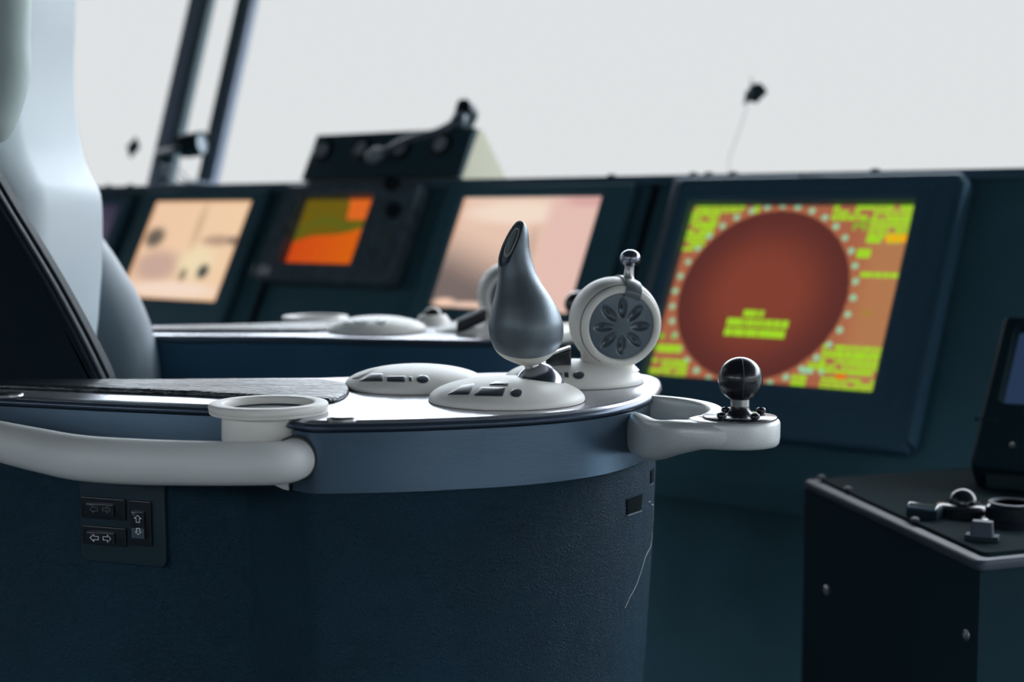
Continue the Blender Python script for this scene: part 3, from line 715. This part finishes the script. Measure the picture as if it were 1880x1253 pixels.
def dome(name, label, c, r, hgt, m='warm_grey_plastic', cat='control panel', group=None, rx=1.0):
    t = empty(name, (c[0], c[1], H(H0)), label, cat, group)
    bm = nb(); n = 72; prof = [(r*.985,-.0002),(r*.995,.0006),(r,.0022)] + [(r*math.cos(a), .0022+(hgt-.0022)*math.sin(a)) for a in [PI/2*k/16 for k in range(1,16)]] + [(r*.03, hgt)]
    lathe(bm, (c[0], c[1], H(H0)), ZZ, prof, n); d = finish(bm, 'dome', m, t, angle=60)
    bm = nb(); lathe(bm, (c[0], c[1], H(H0)), ZZ, [(r*.99,-.0001),(r*.99+.0012,.0001),(r*.99,.0003)], n); finish(bm, 'base_shadow_gap', 'seam_dark', t)  # dark ring painted for the shadow gap under the dome
    return t, d
def z4(x, y): return (560+x/2.7647, 600+y/2.7647)
def keys(d, bv, items):
    for P, m, r in items:
        Q = P if isinstance(P[0], tuple) and len(P) > 8 else P
        Q = [z4(*p) for p in Q]; cx = sum(p[0] for p in Q)/len(Q); cy = sum(p[1] for p in Q)/len(Q)
        big = [(cx+(x-cx)*1.0+math.copysign(1.1, x-cx), cy+(y-cy)*1.0+math.copysign(1.0, y-cy)) for x, y in Q]
        rim = patch('key_rim', big, bv, .00025, 'key_rim' if m == 'key_dark' else 'seam_dark', None, r+1)
        if rim is None: continue
        k = patch('key', Q, bv, .0006, m, d, r, .0004)
        attach(rim, k) if k else None
        if k: rim.name = 'key_rim'

lab_n = {'arm': 'near grey armrest console with brushed band, leather body and grab rail'}
arm, body, band, plate, pad, br = armrest(0, lab_n)
cup_holder('round grey cup holder clipped to the edge of the near armrest')

# --- switch plate on the leather body, left of the corner
F0 = EL(0,741,.175); F1 = EL(381,760,.175); fd = Vector((F1.x-F0.x, F1.y-F0.y, 0)).normalized(); fn = Vector((fd.y, -fd.x, 0))
FO = Vector((F1.x, F1.y, 0)) + Vector((0,0,H(.23))) - fn*.0085
def fc(x, y, t): return FO + fd*x + ZZ*y + fn*(t + .045*max(0, 0))
def fuv(px, py): p = on_plane(px, py, FO, fn)-FO; return p.dot(fd), p.dot(ZZ)
bvB = bvh_of(body)
def frect(x0, y0, x1, y1): a = fuv(x0, y0); b = fuv(x1, y1); return (a[0], b[0], b[1], a[1])
zs = lambda x, y: (100+x/6.9625, 880+y/6.9625)
R_ = frect(150, 893, 309, 1042)
bm = nb(); P = [(R_[0],R_[2]),(R_[1],R_[2]),(R_[1],R_[3]+.02),(R_[0],R_[3]+.02)]
prism(bm, roundpoly(P, .008), rbevel(-.012, .0035, .0012), fc); sp_o = finish(bm, 'switch_plate', 'dark_band', arm)
def rocker(x0, y0, x1, y1, tall=False):
    a = frect(*zs(x0,y0), *zs(x1,y1)); bm = nb(); box_f(bm, fc, a[0], a[1], a[2], a[3], .003, .0062, .0010, .0015); h = finish(bm, 'switch_housing', 'black_gloss', sp_o); return a
def arrow(x0, x1, y0, y1, dirn, m, parent, w=.00042, off=.0094):
    """outlined block arrow inside box, dirn l r u d ; coordinates on the face"""
    pts = [(0,.5),(.48,1),(.48,.74),(1,.74),(1,.26),(.48,.26),(.48,0)]
    if dirn == 'r': pts = [(1-x, y) for x, y in pts]
    if dirn == 'u': pts = [(y, 1-x) for x, y in pts]
    if dirn == 'd': pts = [(y, x) for x, y in pts]
    Q = ccw([Vector((x0+(x1-x0)*a, y0+(y1-y0)*b)) for a, b in pts]); I2 = inset(Q, w)
    bm = nb(); rr = [[bm.verts.new(fc(p.x, p.y, z)) for p in S] for S, z in ((Q,off-.0004),(Q,off),(I2,off),(I2,off-.0004))]
    for i in range(3): ringfaces(bm, rr[i], rr[i+1])
    return finish(bm, 'arrow_mark', m, parent, smooth=False)
for (hx0,hy0,hx1,hy1), (bx0,by0,bx1,by1), arr in (
    ((380,205,950,520),(465,280,820,470),[((525,315,632,412),'l','dim_mark'),((688,318,795,415),'r','dim_mark')]),
    ((395,570,962,855),(475,640,830,830),[((525,672,641,780),'l','white_mark'),((694,680,800,790),'r','white_mark')]),
    ((1000,255,1285,850),(1040,385,1215,742),[((1088,432,1188,535),'u','white_mark'),((1098,597,1190,692),'d','white_mark')])):
    a = frect(*zs(hx0,hy0), *zs(hx1,hy1)); bm = nb(); box_f(bm, fc, a[0], a[1], a[2], a[3], .0032, .0062, .0008, .0015); hsg = finish(bm, 'rocker_switch', 'black_gloss', sp_o)
    b_ = frect(*zs(bx0,by0), *zs(bx1,by1)); bm = nb(); box_f(bm, fc, b_[0], b_[1], b_[2], b_[3], .0055, .0088, .0009, .001); finish(bm, 'rocker', 'black_gloss', sp_o)
    for (x0,y0,x1,y1), dn, m in arr:
        c_ = frect(*zs(x0,y0), *zs(x1,y1)); arrow(c_[0], c_[1], c_[2], c_[3], dn, m, sp_o, off=.0095)
# lens patch on the vertical rocker
c_ = frect(*zs(1052,600), *zs(1218,742)); bm = nb(); box_f(bm, fc, c_[0], c_[1], c_[2], c_[3], .0085, .0090, .0002, .001); tag(finish(bm, 'rocker_lens', 'lens_grey', sp_o), 'grey lens at the lower end')

# --- socket, latch and scratch on the leather body near its front end
zq = lambda x, y: (1040+x/3.686, 840+y/3.686)
sk = [zq(403,285), zq(512,243), zq(500,358), zq(405,390)]
patch('socket', sk, bvB, .0012, 'hole_black', arm, 1.2)
patch('socket_lip', [zq(405,390), zq(500,358), zq(500,366), zq(405,398)], bvB, .002, 'bezel_edge', arm, .5)
patch('latch_slot', [zq(566,90), zq(586,66), zq(584,165), zq(566,185)], bvB, .0012, 'hole_black', arm, 2)
def surfline(pts, m, name, r=.00035):
    P = []
    for x, y in pts:
        l, n = hit(bvB, x, y)
        if l is not None: P.append(l + n*r*.4)
    if len(P) > 2: bm = nb(); sweep(bm, catmull(P, 3), r, n=6); return finish(bm, name, m, arm)
surfline([zq(*p) for p in ((556,305),(568,300),(576,325),(588,338),(593,352),(595,400),(592,455),(584,520),(575,575),(550,640),(530,685),(515,740),(500,785),(485,830),(470,870),(450,910),(430,945),(412,985),(395,1022))], 'scratch', 'scratch')
surfline([zq(*p) for p in ((586,140),(584,165),(577,178),(566,185))], 'scratch', 'scratch', .0005)

# --- dome panel B (back left)
tB, dB = dome('button_panel', 'low grey oval button panel beside the tip of the arm pad', (-.0942,1.390), .0700, .0216, group=None)
keys(dB, bvh_of(dB), [([(272,279),(330,240),(394,240),(394,279)],'key_dark',3), ([(416,254),(509,252),(509,282),(416,280)],'key_dark',3), ([(528,257),(545,257),(544,278),(528,277)],'key_dark',1.5),
    (ell(598,268,32,20),'key_dark',1), ([(240,264),(290,232),(376,212),(330,233),(272,262)],'key_light',2)])
# --- dome A with joystick (front)
CA = Vector((-.0047, 1.283, 0))
tA, dA = dome('joystick', 'pear-shaped grey joystick on a low dome with shaped keys on the near armrest', (CA.x, CA.y), .0710, .0215, cat='joystick')
keys(dA, bvh_of(dA), [([(668,330),(740,285),(848,274),(790,300),(722,333),(690,338)],'key_light',3), ([(722,347),(790,300),(860,290),(832,347)],'key_dark',3), ([(856,352),(892,308),(1017,312),(1003,355)],'key_dark',3),
    ([(934,297),(962,276),(1034,286),(1030,301)],'key_dark',2), (ell(1073,338,30,21),'key_dark',1), ([(848,272),(868,259),(925,256),(920,268),(880,278)],'key_light',2)])
# chrome socket ball
SB = at_Y(990,702,1.292); SB = Vector((SB.x, 1.292, H(H0)+.010))
bm = nb(); lathe(bm, SB, ZZ, [(.0235*math.cos(a), .0235*math.sin(a)) for a in [math.radians(x) for x in range(0, 86, 6)]], 48); bl = finish(bm, 'socket_ball', 'dark_chrome', tA, angle=60)
bm = nb(); lathe(bm, SB - ZZ*.0005, ZZ, [(.0245,-.006),(.0256,.0020),(.0248,.0034),(.0236,.0030)], 48); finish(bm, 'socket_collar', 'warm_grey_plastic', tA, angle=60)
JY = 1.288
pA, pB_ = at_Y(983,700,JY), at_Y(975,664,JY)
bm = nb(); lathe(bm, pA, pB_-pA, [(.0072,0),(.0070,(pB_-pA).length*.5),(.0068,(pB_-pA).length)], 28); finish(bm, 'stem', 'satin_steel', tA)
prof = [(400,950,950),(415,935,966),(431,925,970.5),(445,920,971.5),(457,917,972.5),(476,914.5,976),(495,914.5,982),(508,914,987.5),(520,912,994),(533,910,1003),(546,907,1012),(559,903.5,1020),(572,900.5,1026.5),(585,898,1031.5),(597,896.5,1034.5),(610,897.5,1035),(623,900,1033.5),(636,905,1028),(648,913,1018.5),(657,924,1009),(664,938,999),(669,952,990),(672,962,983)]
prof = [(405,946,953),(407.5,940,961),(412,935.5,965),(419,931,968)] + prof[2:]
def pear_rings(grow=0.0):
    R = []
    for y, l, r in prof:
        c = at_Y((l+r)/2, y, JY); rr = (r-l)/2*JY/FPX + grow
        lean = (y-640)/FPX*JY*.10
        R.append([c + Vector((math.cos(2*PI*i/64)*rr, math.sin(2*PI*i/64)*rr*.97 + lean*0, 0)) for i in range(64)])
    return R
ring = pear_rings()
# smooth the profile between the measured rings
def densify(R, n=3):
    out = []; m = len(R); L = len(R[0])
    cols = [catmull([R[j][i] for j in range(m)], n) for i in range(L)]
    return [[cols[i][k] for i in range(L)] for k in range(len(cols[0]))]
ring = densify(ring)
seam0 = at_Y(967,633,JY); seam_n = Vector((0, -.50, 1)).normalized()
cut0 = at_Y(934.5,445,JY); cut_n = Vector((-.74,-.53,.42)).normalized()
def pear(part):
    bm = nb(); loft(bm, ring)
    G = lambda: bm.verts[:]+bm.edges[:]+bm.faces[:]
    bmesh.ops.recalc_face_normals(bm, faces=bm.faces)
    if part == 'top':
        r = bmesh.ops.bisect_plane(bm, geom=G(), plane_co=seam0, plane_no=seam_n, clear_inner=True)
        r = bmesh.ops.bisect_plane(bm, geom=G(), plane_co=cut0, plane_no=cut_n, clear_outer=True)
        ce = [e_ for e_ in r['geom_cut'] if isinstance(e_, bmesh.types.BMEdge)]
        f = bmesh.ops.contextual_create(bm, geom=ce)['faces']
        f = bmesh.ops.inset_region(bm, faces=f, thickness=.0016, depth=0.0)
        big = max((q for q in bm.faces if abs(q.normal.dot(cut_n)) > .99), key=lambda q: len(q.verts))
        rim = [v.co.copy() for v in big.verts]
        r2 = bmesh.ops.inset_region(bm, faces=[big], thickness=.0008, depth=-.0016)
        return bm, rim
    bmesh.ops.bisect_plane(bm, geom=G(), plane_co=seam0, plane_no=seam_n, clear_outer=True)
    return bm, None
bm, rim = pear('top'); grip = finish(bm, 'grip', 'handle_grey', tA, angle=45)
bm, _ = pear('cap'); tag(finish(bm, 'grip_cap', 'handle_cap', tA, angle=60), 'lighter grey bottom cap')
rc_ = sum(rim, Vector())/len(rim)
def disc_from(rim, s0, s1, o0, o1, o2):
    bm = nb(); loft(bm, [[rc_ + (p-rc_)*s + cut_n*o for p in rim] for s, o in ((s0,o0),(s0,o1),(s1,o2),(s1*.5,o2+.0002))]); return bm
finish(disc_from(rim, .93, .88, -.0022, -.0012, -.0010), 'button_surround', 'lip_metal', grip, angle=60)
bm = nb(); q_ = [[rc_ + (p-rc_)*s + cut_n*o for p in rim] for s, o in ((.66,-.0012),(.66,.0),(.60,.0004),(.55,.0),(.55,-.0012))]
V = [[bm.verts.new(p) for p in r] for r in q_]
for i in range(len(V)-1): ringfaces(bm, V[i], V[i+1])
finish(bm, 'button_ring', 'key_rim', grip, angle=60)
finish(disc_from(rim, .54, .48, -.0014, -.0003, .0000), 'thumb_button', 'strap_grey', grip, angle=60)

# --- dome C with the dial wheel (back right)
def dial_unit(label, c, drum, mats=True, lever=True):
    """c dome centre, drum centre offset vectors in world"""
    t, d = dome('dial_controller', label, (c[0], c[1]), .0705, .0225, cat='dial controller')
    D = Vector(drum); ax = Vector((.20,-.965,-.10)).normalized(); x, y, a = basis(ax)
    R = .0450
    nk = Vector((D.x-.008, D.y, H(H0)+.016))
    bm = nb(); lathe(bm, nk, ZZ, [(.034,-.004),(.029,.001),(.0255,.004),(.0250,.010),(.026,.016),(.024,.024)], 48); finish(bm, 'neck', 'warm_grey_plastic', t, angle=60)
    # drum: flattened sphere of revolution about ax, open front with a rounded lip
    pr = [(.010,-.040),(.022,-.0375),(.032,-.0325),(.039,-.025),(.0435,-.014),(.0455,-.002),(.0455,.008),(.0440,.018),(.0413,.0243),(.0385,.0225),(.035,.0205)]
    prs = catmull([(r, tt, 0) for r, tt in pr], 3)
    bm = nb(); lathe(bm, D, ax, [(p.x, p.y) for p in prs], 72, True, True); dr = finish(bm, 'drum', 'warm_grey_plastic', t, angle=60)
    bm = nb(); pr2 = [(.0404,.0240),(.0409,.0252),(.0405,.0275),(.0385,.0295),(.0355,.0302),(.0338,.0296),(.0330,.0275)]
    lathe(bm, D, ax, pr2, 72, False, False); finish(bm, 'front_ring', 'warm_grey_plastic', t, angle=60)
    bm = nb(); lathe(bm, D, ax, [(.0409,.0236),(.0414,.0243),(.0409,.0250)], 72); finish(bm, 'seam', 'seam_dark', t)
    # petalled disc
    bm = nb(); nr, na = 26, 160; Rd = .0326; rows = []
    def hgt(q, rr):
        h = .0297 - .0016*(rr/Rd)**2 + .0
        for k in range(8):
            th = 2*PI*k/8
            lx = rr*math.cos(q-th) - .0186; ly = rr*math.sin(q-th)
            e2 = (lx/.0098)**2 + (ly/.0046)**2
            if e2 < 1: h -= .0044*(1-e2)**.6
        return h
    cv = bm.verts.new(D + a*hgt(0, 0))
    for j in range(1, nr+1):
        rr = Rd*j/nr; rows.append([bm.verts.new(D + (x*math.cos(2*PI*i/na)+y*math.sin(2*PI*i/na))*rr + a*hgt(2*PI*i/na, rr)) for i in range(na)])
    for i in range(na): bm.faces.new((rows[0][i], rows[0][(i+1) % na], cv))
    for A_, B_ in zip(rows, rows[1:]): ringfaces(bm, A_, B_)
    low = [bm.verts.new(v.co - a*.006) for v in rows[-1]]; ringfaces(bm, rows[-1], low)
    tag(finish(bm, 'petalled_disc', 'disc_slate', t, angle=70), 'slate disc with eight petal-shaped recesses')
    # strap across the top, and knob
    th0 = math.radians(17)  # lean to the right of vertical
    up = (ZZ - a*ZZ.dot(a)).normalized(); rt = up.cross(a).normalized()
    if rt.x < 0: rt = -rt
    dirr = up*math.cos(th0) + rt*math.sin(th0); sd = (rt*math.cos(th0) - up*math.sin(th0))
    prof_s = [(.0322,.0312),(.0370,.0312),(.0425,.0260),(.0464,.0170),(.0474,.004),(.0470,-.006),(.0450,-.014)]
    pcs = [Vector((p.x, p.y)) for p in catmull([(r, tt, 0) for r, tt in prof_s], 3)]
    bm = nb(); cols = []
    for q in pcs:
        w = .0095 - .0012*max(0, q.y/.03); row = []
        for s_ in (-1,-.5,0,.5,1):
            off = s_*w; rr = math.sqrt(max(q.x**2 - off**2, 1e-8)); row.append((D + dirr*rr + sd*off + a*q.y))
        inner = [p - dirr*.0016 - a*(.0010 if q.y > .02 else 0) for p in row]
        cols.append(row + inner[::-1])
    loft(bm, cols); finish(bm, 'strap', 'strap_grey', t, angle=50)
    kb_ = D + dirr*.0468 + a*.0005
    bm = nb(); lathe(bm, kb_, dirr*.35+ZZ, [(.0066,-.002),(.0052,.002),(.0046,.010),(.0050,.0135)], 24); finish(bm, 'knob_stem', 'satin_steel', t, angle=60)
    kax = (dirr*.35+ZZ).normalized()
    bm = nb(); lathe(bm, kb_ + kax*.0195, kax, [(.0104*math.cos(q), .0088*math.sin(q)) for q in [PI/2*k/8 for k in range(-8,9)]], 32); finish(bm, 'knob', 'dark_chrome', t, angle=60)
    return t, d
DC = at_Y(1127,591,1.43)
tC, dC = dial_unit('upright round dial with petalled slate disc and chrome knob on the near armrest', (.0623,1.428), DC)
keys(dC, bvh_of(dC), [([(1284,236),(1302,236),(1302,258),(1286,256)],'key_dark',1.5), ([(1316,234),(1336,234),(1338,259),(1320,257)],'key_dark',1.5), (ell(1389,248,28,19),'key_dark',1)])
# small throttle lever between the two
lc = at_Y(1025,675,1.405); lcz = H(H0)+.012
bm = nb(); fr = lambda x, y, z: Vector((lc.x, 1.405, lcz)) + Vector((x, y, z + x*.35))
prism(bm, roundpoly([(-.0125,-.008),(.0125,-.008),(.0125,.008),(-.0125,.008)], .002), rbevel(0, .020, .0015), fr); thr = finish(bm, 'thumb_lever', 'black_gloss', tC)
bm = nb(); prism(bm, roundpoly([(-.0125,-.0085),(.0125,-.0085),(.0125,.0085),(-.0125,.0085)], .002), rbevel(.0200, .0228, .001), fr); finish(bm, 'lever_cap', 'chrome', thr)

# --- ball mount on the bracket
def ball_mount(label, detail=True):
    C = Vector((.1955,1.2100,H(.1736)))
    t = empty('ball_mount', C, label, 'ball mount')
    bm = nb(); lathe(bm, C, ZZ, [(.0318,0),(.0318,.0012),(.0312,.0018),(.0150,.0022),(.0110,.0040),(.0086,.0075),(.0080,.0105)], 56); bp_ = finish(bm, 'base_plate', 'ball_rubber', t, angle=50)
    bm = nb(); lathe(bm, C+ZZ*.0100, ZZ, [(.0080,0),(.0080,.010)], 32); tag(finish(bm, 'post', 'satin_steel', t), 'bare metal post')
    r = .0191; cz = C + ZZ*.0335
    bm = nb(); bmesh.ops.create_uvsphere(bm, u_segments=56, v_segments=36, radius=r, matrix=Matrix.Translation(cz)); ball = finish(bm, 'ball', 'ball_rubber', t, angle=60)
    # moulding seam
    bm = nb(); sweep(bm, [cz + Vector((0, -math.cos(a)*r, math.sin(a)*r)) for a in [PI*k/40 for k in range(-10, 41)]], .00025, n=6, up=Vector((1,0,0))); finish(bm, 'mould_seam', 'dim_mark', ball)
    for px, py in ((1333,756),(1322.6,767),(1397,757),(1388,769)) if detail else ():
        c = at_h(px, py+3, .1736-.002)
        if (c-C).xy.length > .028: c = C + (c-C).normalized()*.027
        bm = nb(); lathe(bm, (c.x, c.y, C.z+.0012), ZZ, [(.0030,0),(.0030,.0018),(.0042,.0022),(.0044,.0040),(.0036,.0056),(.0018,.0062),(.0014,.0050)], 24); finish(bm, 'screw', 'black_gloss', t, angle=50)
    if detail:
        bm = nb()
        for k in range(15):   # row of raised moulded strokes along the front of the plate
            a = math.radians(-128 + k*5.0); p = C + Vector((math.cos(a)*.0215, math.sin(a)*.0215, .0018)); f_ = rot_at(p, a+PI/2)
            box_f(bm, f_, -.0006, .0006 if k % 3 else .0002, -.0011, .0011, -.0003, .0005)
        finish(bm, 'raised_lettering', 'meter_dial', t, smooth=False)
    return t
ball_mount('black ball on a round four-screw base at the end of the near armrest')

# ================================================================== FAR ARMREST (mirror)
DX = -.096
TFm.M = Matrix.Translation((DX, 0, .004)) @ Matrix(((1,0,0,0),(0,-1,0,3.395),(0,0,1,0),(0,0,0,1)))
far, fb, fband, fplate, fpad, fbr = armrest(1, {'arm': 'blurred far armrest console behind the near one, its top shining pale'}, 'inner_leather')
cup_holder('blurred round cup holder ring on the far armrest')
ball_mount('blurred black ball mount on the far armrest, mostly hidden by the dial', False)
TFm.M = Matrix.Identity(4)
TFm.M = Matrix.Translation((DX, .61, .004))
tB2, dB2 = dome('button_panel', 'blurred grey oval button panel on the far armrest', (-.0942,1.390), .0700, .0225)
for px, py, w, h in ((663,590,14,5),(700,590,9,6),(636,591,8,4)):
    TFm.M = Matrix.Identity(4); patch('key', ell(px, py, w, h, 12), bvh_of(dB2), .001, 'key_dark', dB2, 1)
TFm.M = Matrix.Translation((DX-.011, .585, -.005))
tC2, dC2 = dial_unit('blurred dial controller on the far armrest, behind the pear-shaped joystick', (.0623,1.428), DC)
TFm.M = Matrix.Identity(4)
# blurred lever and small trackball ring on the far armrest
lz = H(H0)+.004+.0225
p_ = at_Y(866,583,1.965); fr = lambda x, y, z: Vector((p_.x, 1.965, lz-.012)) + Vector((x, y, z + x*.45))
bm = nb(); prism(bm, roundpoly([(-.021,-.009),(.021,-.009),(.021,.009),(-.021,.009)], .003), rbevel(-.002, .014, .002), fr); th2 = finish(bm, 'thumb_lever', 'black_gloss', tC2)
bm = nb(); prism(bm, roundpoly([(-.021,-.0095),(.021,-.0095),(.021,.0095),(-.021,.0095)], .003), rbevel(.014, .019, .001), fr); finish(bm, 'lever_cap', 'chrome', th2)
ct = at_h(795,590,.150); ctz = H(H0)+.0041
tr_b = empty('trackball_unit', (ct.x, 2.13, ctz), 'small dark trackball with pale collar between the far armrest button panels', 'trackball')
bm = nb(); cc_ = Vector((at_Y(795,588,2.13).x, 2.13, ctz))
lathe(bm, cc_, ZZ, [(.026,0),(.024,.008),(.020,.014),(.0165,.015),(.015,.010)], 36); finish(bm, 'collar', 'warm_grey_plastic', tr_b, angle=60)
bm = nb(); lathe(bm, cc_+ZZ*.011, ZZ, [(.0148*math.cos(a), .0148*math.sin(a)) for a in [PI/2*k/8 for k in range(-5,9)]], 28); finish(bm, 'ball', 'black_gloss', tr_b, angle=60)

# ================================================================== HELM SEAT
seat = empty('helm_seat', (-.75,1.7,0), 'dark leather helm seat with curved backrest and side wings at left', 'chair')
def slab(name, px_pts, Y, y0, y1, m, r=.02, sub=0, parent=seat, sm=3):
    P = []
    for q in px_pts:
        w = at_Y(q[0], q[1], Y); P.append((w.x, w.z))
    P3 = catmull([(x, z, 0) for x, z in P], sm, True)
    bm = nb(); prism(bm, [(p.x, p.y) for p in P3], rbevel(y0, y1, r, 7), lambda x, z, t: Vector((x, t, z)))
    return finish(bm, name, m, parent, angle=70)
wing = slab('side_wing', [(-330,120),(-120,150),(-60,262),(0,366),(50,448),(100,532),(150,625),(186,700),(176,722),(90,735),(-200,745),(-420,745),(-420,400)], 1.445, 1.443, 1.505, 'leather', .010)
for dy, rr_ in ((1.4435,.0026),(1.4555,.0022)):
    pp = [at_Y(x-1, y, 1.445) for x, y in ((-60,262),(0,366),(50,448),(100,532),(150,625),(186,698))]
    bm = nb(); sweep(bm, catmull([Vector((p.x+.0010+(dy-1.4435)*.35, dy, p.z+.001)) for p in pp], 6), rr_, n=10); finish(bm, 'piping', 'leather', wing)
slab('backrest', [(20,-300),(38,-200),(42,-100),(40,0),(37,70),(38,140),(45,210),(58,275),(78,322),(93,352),(97,410),(96,500),(92,560),(85,640),(60,760),(-150,760),(-350,600),(-300,-300)], 1.62, 1.56, 1.86, 'seat_leather_lit', .05)
slab('far_wing', [(70,322),(95,345),(120,366),(150,402),(185,447),(215,492),(245,543),(266,592),(279,642),(286,700),(284,790),(200,830),(40,830),(-60,600),(-30,380)], 1.905, 1.87, 1.97, 'wing_leather_lit', .045)
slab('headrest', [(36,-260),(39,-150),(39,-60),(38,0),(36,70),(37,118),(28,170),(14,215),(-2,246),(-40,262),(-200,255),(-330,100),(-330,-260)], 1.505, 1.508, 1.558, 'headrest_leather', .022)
# seat cushion and pedestal (below the armrests)
bm = nb(); prism(bm, roundpoly([(-.62,1.47),(-.12,1.50),(-.12,1.88),(-.62,1.92)], .06), rbevel(.60, .74, .03), lambda x, y, t: Vector((x, y, t))); finish(bm, 'seat_cushion', 'leather', seat)
bm = nb(); prism(bm, roundpoly([(-.66,1.40),(-.16,1.40),(-.16,1.98),(-.66,1.98)], .03), rbevel(.545, .60, .01), lambda x, y, t: Vector((x, y, t))); finish(bm, 'seat_frame', 'black_matte', seat)
bm = nb(); lathe(bm, (-.38,1.69,0), ZZ, [(.24,0),(.24,.02),(.10,.05),(.085,.10),(.085,.545)], 40); finish(bm, 'pedestal', 'desk_paint', seat)
